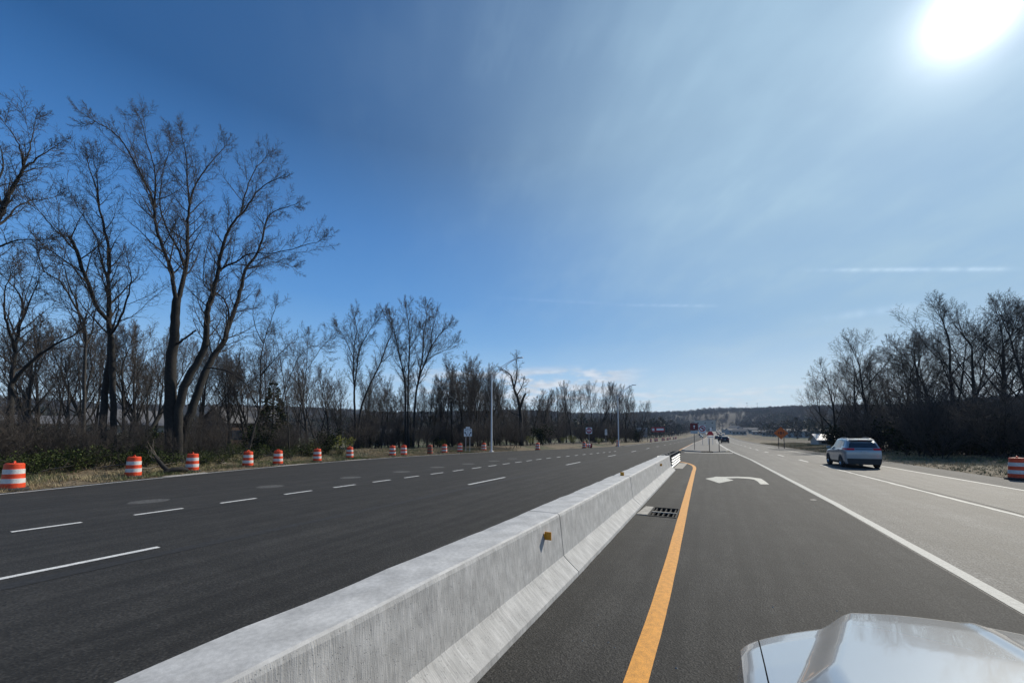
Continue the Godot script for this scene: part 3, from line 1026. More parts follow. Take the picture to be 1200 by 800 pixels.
func signs() -> void:
	lamp_post("tall grey lamp post with a long upswept arm beside the lane-arrow signs", at_ground(-24.65, -43.46), 9.6, 3.6)
	lamp_post("slim grey lamp post farther along, past the no-entry sign", at_ground(-15.6, -74.5), 9.3, 2.6)
	# twin lane-arrow signs
	var t := thing("lane_arrow_sign", "pair of white lane-arrow signs on two thin posts by the lamp post", "road sign", at_ground(-26.1, -40.3), 0.55)
	post(t, -0.22, 2.55)
	post(t, 0.26, 2.55)
	for s in [-1.0, 1.0]:
		var ct := Vector3(0.02 + s * 0.245, 2.32, 0.045)
		var pn := panel(t, "sign_panel", ct, Vector2(0.44, 0.9), M.sign_white)
		var ar := MB.new()
		ar.plate(PackedVector2Array([Vector2(-0.10, -0.36), Vector2(-0.02, -0.36), Vector2(-0.02, -0.2), Vector2(0.10, -0.02), Vector2(0.16, -0.08), Vector2(0.16, 0.14), Vector2(-0.04, 0.10), Vector2(0.03, 0.04), Vector2(-0.10, -0.16)]), Basis.from_scale(Vector3(s, 1, 1)), ct + Vector3(0, -0.05, 0.014), 0.005)
		part(pn, "arrow", ar, M.black)
		var dk := MB.new()
		for k in 2: dk.box(ct + Vector3(0, 0.25 + 0.09 * k, 0.014), Vector3(0.26, 0.045, 0.005))
		part(pn, "legend", dk, M.black)
	panel(t, "header_panel", Vector3(0.02, 2.9, 0.045), Vector2(0.5, 0.18), M.sign_white, 0.02, 0.02)
	# no-entry
	t = thing("no_entry_sign", "square white sign with a red no-entry disc on a thin post", "road sign", at_ground(-17.54, -61.9), 0.2)
	post(t, 0, 2.3)
	var pn := panel(t, "sign_panel", Vector3(0, 2.75, 0.045), Vector2(0.95, 0.98), M.sign_white)
	disc_plate(pn, "red_disc", Vector3(0, 2.75, 0.06), 0.44, M.sign_red)
	var br := MB.new()
	br.box(Vector3(0, 2.75, 0.066), Vector3(0.66, 0.13, 0.008))
	part(pn, "white_bar", br, M.sign_white)
	letters(pn, "DO NOT", Vector3(0, 2.92, 0.066), 0.11, M.sign_white)
	letters(pn, "ENTER", Vector3(0, 2.58, 0.066), 0.11, M.sign_white)
	# narrow sign seen almost edge on
	t = thing("narrow_sign", "narrow pale sign on a thin post among the far bushes", "road sign", at_ground(-20.9, -87.0), 1.05)
	post(t, 0, 2.6)
	panel(t, "sign_panel", Vector3(0, 2.5, 0.045), Vector2(0.76, 1.25), M.sign_white)
	# grey backs of a large two-post sign
	t = thing("large_sign_back", "large grey sign back on dark posts before the far wood", "road sign", at_ground(-19.6, -128.0), 0.12)
	for k in 3: post(t, -1.6 + 1.6 * k, 4.1, 0, 0.07, M.dark_steel)
	for k in 2:
		panel(t, "sign_panel", Vector3(-0.8 + 1.6 * k, 2.75, 0.08), Vector2(1.56, 2.9), M.sign_back, 0.02, 0.03)
	# red board with a white band
	t = thing("red_board", "wide red roadside board with a white band and panel", "road sign", at_ground(-18.4, -158.0), 0.1)
	for k in 2: post(t, -1.4 + 2.8 * k, 3.4, 0, 0.06, M.dark_steel)
	pn = panel(t, "board", Vector3(0, 4.1, 0.08), Vector2(4.6, 1.75), M.sign_red)
	panel(pn, "white_panel", Vector3(-1.65, 4.1, 0.098), Vector2(0.85, 0.95), M.sign_white, 0.008, 0.04)
	panel(pn, "white_band", Vector3(0.75, 4.15, 0.098), Vector2(2.5, 0.75), M.sign_white, 0.008, 0.04)
	# dark red square sign on the island nose
	var p := Vector3(-2.3, 0.134, -57.0)
	t = thing("island_sign", "dark red square sign with a small plate below on the island nose", "road sign", p, 0.05)
	post(t, 0, 3.4, 0, 0.035, M.dark_steel)
	pn = panel(t, "sign_panel", Vector3(0, 2.98, 0.05), Vector2(0.92, 0.92), M.maroon)
	disc_plate(pn, "mark", Vector3(0.02, 3.05, 0.064), 0.10, M.sign_white)
	var bb := MB.new()
	bb.box(Vector3(0.02, 2.83, 0.064), Vector3(0.09, 0.16, 0.006))
	part(pn, "mark", bb, M.sign_white)
	panel(t, "lower_plate", Vector3(0, 2.28, 0.05), Vector2(0.85, 0.34), M.sign_back, 0.02, 0.03)
	# no-turn sign and red triangle farther along the island
	t = thing("no_turn_sign", "white square no-turn sign with red ring on the island", "road sign", Vector3(-2.0, 0.134 + road_y(-88), -88.0), 0.05)
	post(t, 0, 2.4, 0, 0.04)
	pn = panel(t, "sign_panel", Vector3(0, 3.1, 0.05), Vector2(1.25, 1.5), M.sign_white)
	disc_plate(pn, "red_ring", Vector3(0, 3.2, 0.065), 0.58, M.sign_red, 0.42)
	var sl := MB.new()
	sl.box(Vector3(0, 3.2, 0.07), Vector3(1.1, 0.15, 0.006), Basis(Vector3.BACK, -0.78))
	part(pn, "red_slash", sl, M.sign_red)
	sl = MB.new()
	sl.plate(PackedVector2Array([Vector2(0.1, -0.35), Vector2(0.24, -0.35), Vector2(0.24, 0.1), Vector2(0.1, 0.24), Vector2(-0.1, 0.24), Vector2(-0.1, 0.36), Vector2(-0.32, 0.17), Vector2(-0.1, -0.02), Vector2(-0.1, 0.1), Vector2(0.05, 0.1), Vector2(0.1, 0.05)]), Basis.IDENTITY, Vector3(0, 3.2, 0.0635), 0.005)
	part(pn, "arrow", sl, M.black)
	t = thing("barricade", "red and white barricade on two legs standing on the island", "barricade", Vector3(-0.6, 0.134 + road_y(-90), -90.0), 0.03)
	post(t, -0.4, 2.2, 0, 0.045, M.sign_white)
	post(t, 0.4, 2.2, 0, 0.045, M.sign_white)
	var tri_ := MB.new()
	tri_.plate(PackedVector2Array([Vector2(-0.65, 1.9), Vector2(0.65, 1.9), Vector2(0.3, 2.65), Vector2(-0.3, 2.65)]), Basis.IDENTITY, Vector3(0, 0, 0.06), 0.03)
	part(t, "red_panel", tri_, M.sign_red)
	panel(t, "white_flag", Vector3(0.1, 3.1, 0.05), Vector2(0.35, 0.7), M.sign_white, 0.02, 0.03)
	panel(t, "white_rail", Vector3(0, 1.55, 0.06), Vector2(1.2, 0.2), M.sign_white, 0.02, 0.02)
	for k in 2:
		var q := MB.new()
		q.rod(Vector3(0, -0.05, 0), Vector3(0, 1.55, 0), 0.045, 8)
		solo("marker_post", "thin dark marker post standing on the island nose slab", "post", q, M.dark_steel, "marker posts on the island nose").position = Vector3(-0.55 + 1.02 * k, 0.13, -53.6)
	# orange diamond on the verge of the through lanes
	var w := away(916, 519, 74)
	t = thing("orange_warning_sign", "orange diamond warning sign on a dark stand beside the through lanes", "road sign", at_ground(w.x, w.z), -0.1)
	post(t, -0.35, 1.7, 0, 0.05, M.dark_steel)
	post(t, 0.35, 1.7, 0, 0.05, M.dark_steel)
	var di := MB.new()
	di.plate(PackedVector2Array([Vector2(0.95, 0), Vector2(0, 0.95), Vector2(-0.95, 0), Vector2(0, -0.95)]), Basis.IDENTITY, Vector3(0, 2.35, 0.06), 0.02)
	pn = part(t, "diamond_panel", di, M.sign_orange)
	var mk := MB.new()
	for k in [[-0.28, 0.12, 0.3], [0.28, 0.1, 0.3], [0.0, 0.18, 0.42]]: mk.box(Vector3(k[0], 2.38, 0.073), Vector3(k[1], k[2], 0.005))
	part(pn, "symbol", mk, M.black)

# ---- trees
var trunk_mb: MB
var crown_mb: MB
var t_cnt := [0, 0, 8, 6, 0]
var t_len := [1.0, 0.5, 0.42, 0.4, 0.4]
var t_ang := [0.6, 0.7, 0.75, 0.8, 0.8]
var t_up := [0.02, 0.10, 0.12, 0.06, 0.02]
var t_wander := [0.07, 0.12, 0.18, 0.26, 0.3]
var t_segs := [9, 7, 5, 4, 2]
var t_sides := [8, 6, 4, 3, 3]
var t_start := [0.35, 0.25, 0.15, 0.1, 0.1]
var t_min := 0.006
var t_max := 4

func rvec() -> Vector3:
	return Vector3(rng.randf_range(-1, 1), rng.randf_range(-1, 1), rng.randf_range(-1, 1))

func grow(p: Vector3, d: Vector3, l: float, r: float, lv: int) -> void:
	var segs: int = t_segs[lv]
	var pts := PackedVector3Array([p])
	var rad := PackedFloat32Array([r])
	var w: float = t_wander[lv]
	var up: float = t_up[lv]
	var end := maxf(t_min * 0.6, r * (0.22 if lv < 3 else 0.4))
	for i in segs:
		d = (d + rvec() * w + Vector3(0, up, 0)).normalized()
		p += d * (l / segs)
		pts.append(p)
		rad.append(lerpf(r, end, float(i + 1) / segs))
	(trunk_mb if lv <= 1 else crown_mb).tube(pts, rad, t_sides[lv])
	if lv < t_max:
		sprout(pts, rad, l, lv)
		if lv < 3:
			for k in 2: grow(p, (d + rvec() * 0.4).normalized(), l * 0.34, end, lv + 1)

func sprout(pts: PackedVector3Array, rad: PackedFloat32Array, l: float, lv: int, count := -1, start := -1.0) -> void:
	var n: int = t_cnt[lv] if count < 0 else count
	var m := pts.size() - 1
	var st: float = t_start[lv] if start < 0 else start
	var spin := rng.randf() * TAU
	for k in n:
		var f := lerpf(st, 1.0, (k + rng.randf()) / n)
		var q := clampf(f * m, 0, m - 0.001)
		var i := int(q)
		var pp := pts[i].lerp(pts[i + 1], q - i)
		var rr := lerpf(rad[i], rad[i + 1], q - i)
		var t := (pts[i + 1] - pts[i]).normalized()
		spin += 2.4 + rng.randf_range(-0.5, 0.5)
		var side := t.cross(Vector3(0.3, 0.2, 0.9)).normalized().rotated(t, spin)
		var an: float = t_ang[lv] * rng.randf_range(0.7, 1.25)
		var cd := (t * cos(an) + side * sin(an)).normalized()
		var cl: float = l * t_len[lv] * rng.randf_range(0.65, 1.2) * (1.15 - 0.55 * f)
		grow(pp, cd, cl, clampf(rr * rng.randf_range(0.42, 0.62), t_min, maxf(t_min, cl * 0.024)), lv + 1)

func finish_tree(called: String, label: String, at: Vector3, trunk_mat: Material, twig_mat: Material, group: String) -> Node3D:
	var t := thing(called, label, "tree", at, 0.0, group)
	part(t, "trunk", trunk_mb, trunk_mat)
	part(t, "crown", crown_mb, twig_mat)
	return t

func spline(c: PackedVector3Array, per: int) -> PackedVector3Array:
	var o := PackedVector3Array()
	for i in c.size() - 1:
		for k in per: o.append(c[i].cubic_interpolate(c[i + 1], c[maxi(i - 1, 0)], c[mini(i + 2, c.size() - 1)], float(k) / per))
	o.append(c[c.size() - 1])
	return o

# a tree whose main stems follow the ones seen: each stem is [sight points, start radius, end radius, depth at its end]
func stemmed_tree(called: String, label: String, base: Vector2, dist: float, stems: Array, density: float, branch: float, twigs: Material, bark: Material, group := "", thick := 0.40) -> Node3D:
	trunk_mb = MB.new()
	crown_mb = MB.new()
	var o := away(base.x, base.y, dist)
	o.y = land(o.x, o.z)
	for s in stems:
		var c := PackedVector3Array()
		var px: Array = s[0]
		var n := px.size() / 2
		for i in n:
			var dd := dist + lerpf(s[4] if s.size() > 4 else 0.0, s[3], float(i) / maxf(1, n - 1))
			c.append(away(px[i * 2], px[i * 2 + 1], dd) - o)
		if c[0].y < 1.2: c[0].y = -0.25
		var pts := spline(c, 4)
		var rad := PackedFloat32Array()
		var l := 0.0
		for i in pts.size():
			if i > 0: l += pts[i].distance_to(pts[i - 1])
			var w := 0.012 * float(i % 3)
			pts[i] += rvec() * 0.03 * minf(1.0, i)
			rad.append(lerpf(s[1], s[2], pow(float(i) / (pts.size() - 1), 0.8)) * (1.0 + w) * thick)
		trunk_mb.tube(pts, rad, 9)
		var st := 0.3 if c[0].y < 1.2 else 0.12
		if s.size() > 5: st = s[5]
		if density > 0: sprout(pts, rad, branch / 0.5, 1, int(l * density * (1.0 - st)), st)
		for k in (3 if s[2] < 0.12 else 0):
			var e := (pts[pts.size() - 1] - pts[pts.size() - 3]).normalized()
			grow(pts[pts.size() - 1], (e + rvec() * 0.45 * k).normalized(), branch * rng.randf_range(0.35, 0.55), maxf(s[2] * thick, t_min), 2)
	return finish_tree(called, label, o, bark, twigs, group)

func wild_tree(called: String, label: String, h: float, r: float, forks: int, at := Vector3.ZERO, group := "", twigs: Material = null, bark: Material = null) -> Node3D:
	trunk_mb = MB.new()
	crown_mb = MB.new()
	for k in forks:
		var lean := Vector3(rng.randf_range(-1, 1), 0, rng.randf_range(-1, 1)).normalized() * (0.04 if forks == 1 else rng.randf_range(0.1, 0.3))
		grow(Vector3(lean.x * 0.6, -0.25, lean.z * 0.6), (Vector3.UP + lean).normalized(), h * rng.randf_range(0.78, 1.0), r * (1.0 if k == 0 else rng.randf_range(0.6, 0.85)), 0)
	return finish_tree(called, label, at, bark if bark else M.bark, twigs if twigs else M.twig, group)

func setp(cnt: Array, ang: Array, up: Array, ln: Array, mn: float, mx: int, st := [0.35, 0.25, 0.15, 0.1, 0.1]) -> void:
	t_cnt = cnt
	t_ang = ang
	t_up = up
	t_len = ln
	t_min = mn
	t_max = mx
	t_start = st

func leafy(stems: int, h: float, spread: float, leaves: int, size: float, ca: Color, cb: Color) -> Array:
	var a := MB.new()
	var lf := MB.new()
	lf.use_col = true
	for s in stems:
		var w := rng.randf() * TAU
		var out := Vector3(cos(w), 0, sin(w)) * spread * rng.randf_range(0.3, 1.0)
		var pts := PackedVector3Array()
		var rad := PackedFloat32Array()
		var hh := h * rng.randf_range(0.6, 1.1)
		for i in 6:
			var f := i / 5.0
			pts.append(Vector3(out.x * f, hh * (1.6 * f - 0.75 * f * f), out.z * f) + rvec() * 0.06 * f)
			rad.append(lerpf(0.016, 0.005, f))
		a.tube(pts, rad, 3)
		for k in leaves / stems:
			var f := rng.randf_range(0.15, 1.0) * 5.0
			var i := mini(int(f), 4)
			var p := pts[i].lerp(pts[i + 1], f - i) + rvec() * 0.22 * spread
			p.y = maxf(p.y, 0.03)
			var d := rvec().normalized()
			var e := d.cross(rvec()).normalized()
			lf.col = ca.lerp(cb, rng.randf()) * rng.randf_range(0.7, 1.2)
			var z := size * rng.randf_range(0.6, 1.3)
			lf.tri(p, p + d * z + e * z * 0.35, p + d * z * 1.1 - e * z * 0.3)
			lf.tri(p, p + d * z * 1.1 - e * z * 0.3, p + d * z * 0.5 - e * z * 0.5)
	return [a, lf]

func near_trees() -> void:
	# the big four-stemmed tree
	rng.seed = 11
	setp([0, 0, 10, 7, 4], [0.6, 0.75, 0.75, 0.8, 0.8], [0.02, 0.10, 0.11, 0.06, 0.02], [1, 0.5, 0.42, 0.45, 0.5], 0.0065, 4)
	stemmed_tree("great_tree", "tallest bare tree, thick dark trunk parting into several tall stems", Vector2(212, 537), 33, [
		[[203, 537, 200, 500, 199, 470, 200, 425, 203, 400, 205, 372, 207, 350], 1.0, 0.58, 0.0, 0.0, 0.97],
		[[207, 358, 203, 335, 199, 312, 189, 287, 182, 262, 179, 236, 169, 212, 152, 181, 135, 157, 112, 143], 0.36, 0.05, -1.5, 0.0],
		[[181, 250, 181, 225, 181, 201, 173, 170, 163, 136], 0.17, 0.04, 1.5, -0.8],
		[[207, 355, 214, 332, 219, 305, 219.5, 280, 220, 258, 223, 235, 230, 214, 243, 195, 263, 172], 0.40, 0.05, 1.5, 0.0],
		[[222, 240, 219, 212, 218, 186, 213, 158], 0.18, 0.04, 2.5, 1.0],
		[[217, 318, 210, 295, 202, 280, 193, 262, 187, 238, 190, 203, 200, 170], 0.24, 0.04, 3.0, 0.5],
		[[209, 537, 208, 510, 209, 480, 218, 446, 231, 426, 240, 404, 242, 380, 243, 362, 248, 345, 254, 325, 258, 300, 265, 276, 274, 260, 288, 244, 304, 221, 326, 209], 0.80, 0.05, -2.0, 0.0],
		[[282, 250, 287, 228, 297, 201, 312, 183], 0.15, 0.04, -0.5, -1.6],
		[[256, 318, 266, 311, 277, 306, 294, 297, 324, 296, 358, 287, 374, 283], 0.19, 0.03, -3.5, -1.0],
		[[213, 535, 216, 508, 226, 476, 236, 448, 244, 428, 252, 414, 262, 400, 268, 381, 275, 360, 283, 335, 287, 316, 300, 299, 308, 275, 312, 258, 322, 247, 345, 240], 0.78, 0.05, 2.5, 0.3],
		[[262, 398, 268, 372, 262, 350, 244, 338, 238, 330, 240, 300, 250, 265], 0.20, 0.04, 4.0, 0.8],
		[[241, 431, 262, 433, 280, 443, 296, 457], 0.14, 0.05, -3.0, 0.5, 0.5],
		[[205, 405, 214, 398, 222, 392, 229, 387], 0.20, 0.13, -1.5, 0.0, 0.9],
		[[287, 316, 302, 312, 322, 306, 340, 312], 0.12, 0.03, 4.0, 1.8],
		], 3.0, 2.15, M.twig, M.bark, "", 0.37)
	rng.seed = 12
	stemmed_tree("roadside_tree", "bare twin-stemmed tree with a broken stub beside the tallest tree", Vector2(126, 535), 33, [
		[[119, 530, 120, 490, 124, 450, 129, 410, 128, 380, 127, 345, 126, 330, 128, 303, 122, 270, 116, 242, 112, 220, 103, 192], 0.50, 0.05, 1.5, 0.0],
		[[134, 530, 133, 500, 132, 460, 131, 420, 130, 395], 0.42, 0.30, -0.3, 0.0, 0.95],
		[[127, 376, 113, 360, 106, 340, 98, 320, 92, 300, 86, 286, 81, 277], 0.26, 0.18, -1.5, 0.0, 0.2],
		[[90, 296, 82, 287, 62, 267, 48, 250, 36, 240], 0.12, 0.03, -2.5, -1.3],
		[[124, 320, 117, 300, 113, 280, 100, 258, 92, 245], 0.14, 0.03, 2.8, 0.3],
		[[128, 395, 141, 372, 150, 345, 153, 325, 150, 310], 0.17, 0.04, -3.0, 0.0],
		[[116, 245, 113, 215, 112, 195], 0.09, 0.03, 0.5, 1.2],
		], 2.2, 2.6, M.twig, M.bark)
	rng.seed = 13
	stemmed_tree("roadside_tree", "slim bare tree with pale lower trunk between two thicker trees", Vector2(98, 535), 31.5, [
		[[98, 533, 98, 490, 99, 440, 100, 405, 98, 380, 92, 365, 80, 345, 70, 330, 52, 318, 46, 305], 0.23, 0.04, -2.0, 0.0],
		[[99, 400, 95, 378, 88, 352, 80, 335, 74, 310, 62, 295], 0.14, 0.03, 2.0, 0.0],
		[[100, 405, 108, 385, 112, 360, 118, 345], 0.12, 0.03, 1.0, 0.0],
		], 2.2, 2.3, M.twig, M.bark_pale)
	rng.seed = 14
	stemmed_tree("roadside_tree", "bare tree with one long low limb slanting over the bushes", Vector2(10, 540), 31, [
		[[8, 540, 10, 500, 12, 465, 14, 440, 18, 405, 24, 378, 33, 358, 40, 340], 0.42, 0.05, 1.5, 0.0],
		[[14, 448, 28, 432, 48, 414, 68, 402, 86, 393], 0.24, 0.08, -1.5, 0.0, 0.4],
		[[17, 412, 10, 385, 4, 360, 8, 330], 0.18, 0.04, -2.0, 0.0],
		[[26, 372, 25, 350, 15, 335, 2, 322], 0.14, 0.03, 2.5, 0.7],
		], 2.2, 2.5, M.twig_red, M.bark)
	rng.seed = 15
	stemmed_tree("roadside_tree", "tall bare tree whose crown leans over from beyond the slanting limb", Vector2(-42, 545), 31, [
		[[-42, 545, -38, 480, -32, 400, -22, 330, -8, 268, 2, 248, 9, 228, 20, 211, 26, 198, 38, 189, 57, 176], 0.55, 0.04, -2.0, 0.0],
		[[26, 198, 25, 182, 19, 165, 6, 145], 0.12, 0.03, -3.0, -1.5],
		[[27, 196, 33, 178, 38, 158, 41, 140], 0.10, 0.03, 0.0, -1.5],
		[[4, 244, -4, 220, 3, 190, -4, 165], 0.17, 0.03, 1.0, -1.2],
		[[-6, 265, 8, 255, 18, 244, 34, 236, 64, 231], 0.14, 0.03, 1.5, -1.0],
		[[-12, 290, 6, 286, 20, 281, 48, 281], 0.13, 0.03, -3.0, -1.0],
		], 1.5, 1.8, M.twig, M.bark)
	# smaller leaning trees past the tallest one
	rng.seed = 16
	stemmed_tree("roadside_tree", "leaning bare tree with a low fork and spreading fine crown", Vector2(290, 540), 38, [
		[[289, 538, 294, 515, 299, 498, 304, 480, 305, 455, 305, 430, 308, 405, 314, 385, 322, 362], 0.27, 0.04, 1.0, 0.0],
		[[304, 482, 297, 470, 290, 450, 283, 432], 0.13, 0.03, -1.5, 0.0],
		[[305, 440, 318, 425, 330, 412, 342, 400], 0.12, 0.03, -2.5, 0.4],
		[[303, 492, 315, 488, 326, 485, 334, 478], 0.10, 0.03, -1.5, 0.0],
		[[308, 402, 300, 385, 296, 365, 300, 350], 0.10, 0.03, 2.0, 0.4],
		], 2.0, 2.4, M.twig_red, M.bark)
	stemmed_tree("roadside_tree", "thin bare sapling-like tree arching beside the cedar", Vector2(338, 540), 38, [
		[[339, 538, 338, 505, 335, 470, 331, 440, 326, 410, 322, 395], 0.15, 0.03, 1.0, 0.0],
		[[333, 458, 342, 435, 352, 415, 366, 405, 378, 408], 0.09, 0.02, -1.5, 0.2],
		[[330, 435, 320, 418, 312, 405], 0.07, 0.02, -1.5, 0.2],
		], 2.2, 2.0, M.twig_red, M.bark)
	stemmed_tree("roadside_tree", "straight slim bare tree with a dark nest of twigs near its top", Vector2(353, 540), 40, [
		[[353, 538, 353, 500, 355, 465, 358, 440, 360, 415, 361, 395], 0.15, 0.03, 0.5, 0.0],
		[[357, 445, 350, 428, 344, 415], 0.08, 0.02, 1.0, 0.0],
		[[358, 435, 368, 420, 376, 408, 385, 400], 0.08, 0.02, -1.0, 0.0],
		], 2.2, 2.0, M.twig_red, M.bark)

func middle_trees() -> void:
	rng.seed = 21
	setp([0, 0, 8, 6, 0], [0.6, 0.6, 0.7, 0.8, 0.8], [0.02, 0.12, 0.12, 0.06, 0.02], [1, 0.5, 0.45, 0.5, 0.5], 0.012, 4)
	stemmed_tree("tall_bare_tree", "slender bare tree forking high, standing apart before the tall group", Vector2(416, 527), 58, [
		[[416, 526, 416, 500, 415, 470, 415, 452, 413.5, 435, 414.5, 418, 415, 402, 418, 388, 415, 372], 0.30, 0.04, 0.5, 0.0],
		[[415, 455, 418, 430, 421, 410, 430, 392, 439, 377], 0.18, 0.04, -1.0, 0.0],
		[[414, 420, 408, 405, 402, 392, 396, 385], 0.10, 0.03, 1.0, 0.0],
		], 2.4, 3.0, M.twig, M.bark, "", 0.62)
	stemmed_tree("tall_bare_tree", "bare tree leaning strongly toward the tall group", Vector2(420, 525), 60, [
		[[420, 525, 421, 495, 424, 475, 435, 447, 445, 427, 454, 402, 460, 387, 457, 370], 0.32, 0.05, 1.0, 0.0],
		[[446, 425, 455, 418, 465, 410], 0.10, 0.03, -1.0, 0.4],
		], 2.4, 3.0, M.twig, M.bark, "", 0.62)
	stemmed_tree("tall_bare_tree", "twin-stemmed tall bare tree in the tall group by the verge", Vector2(477, 528), 58, [
		[[475, 528, 475, 495, 475, 465, 474, 445, 470, 425, 465, 402, 461, 385, 452, 370], 0.32, 0.05, -1.0, 0.0],
		[[479, 528, 478, 495, 478, 465, 479, 427, 479.5, 400, 479, 382, 476, 362], 0.30, 0.05, 1.0, 0.0],
		[[479, 410, 486, 398, 492, 388], 0.11, 0.03, 0.0, 0.5],
		], 2.4, 3.0, M.twig, M.bark, "", 0.62)
	stemmed_tree("tall_bare_tree", "broad-crowned tall bare tree closing the tall group", Vector2(485, 528), 60, [
		[[484, 528, 485, 500, 487, 465, 492, 440, 500, 420, 505, 407, 515, 392, 524, 383], 0.34, 0.05, -1.0, 0.0],
		[[490, 450, 494, 425, 496, 408, 497, 388, 500, 372, 498, 360], 0.22, 0.04, 1.0, 0.0],
		[[505, 408, 506, 390, 510, 372], 0.13, 0.03, -2.0, -0.5],
		[[497, 425, 510, 415, 522, 410, 532, 402], 0.11, 0.03, 1.5, 0.3],
		], 2.4, 3.0, M.twig, M.bark, "", 0.62)
	setp([0, 0, 6, 4, 0], [0.6, 0.7, 0.8, 0.9, 0.8], [0.02, 0.05, 0.05, 0.02, 0.02], [1, 0.5, 0.45, 0.5, 0.5], 0.016, 4)
	stemmed_tree("dead_tree", "gnarled half-dead tree with thick stubby limbs past the lamp post", Vector2(611, 526), 66, [
		[[611, 526, 610.5, 500, 610, 484, 607, 468, 602.5, 456, 600, 444, 597, 438, 590, 433], 0.55, 0.06, 0.5, 0.0],
		[[609.5, 478, 613, 467, 616, 461], 0.32, 0.2, -1.0, 0.0],
		[[602, 455, 605, 445, 606, 432, 605, 418], 0.24, 0.04, 1.0, 0.3],
		[[606, 463, 611, 454, 614, 446], 0.18, 0.05, -1.0, 0.2],
		[[609, 486, 603, 485, 595, 480], 0.14, 0.04, 1.0, 0.0],
		], 2.2, 1.8, M.twig, M.bark, "", 0.75)

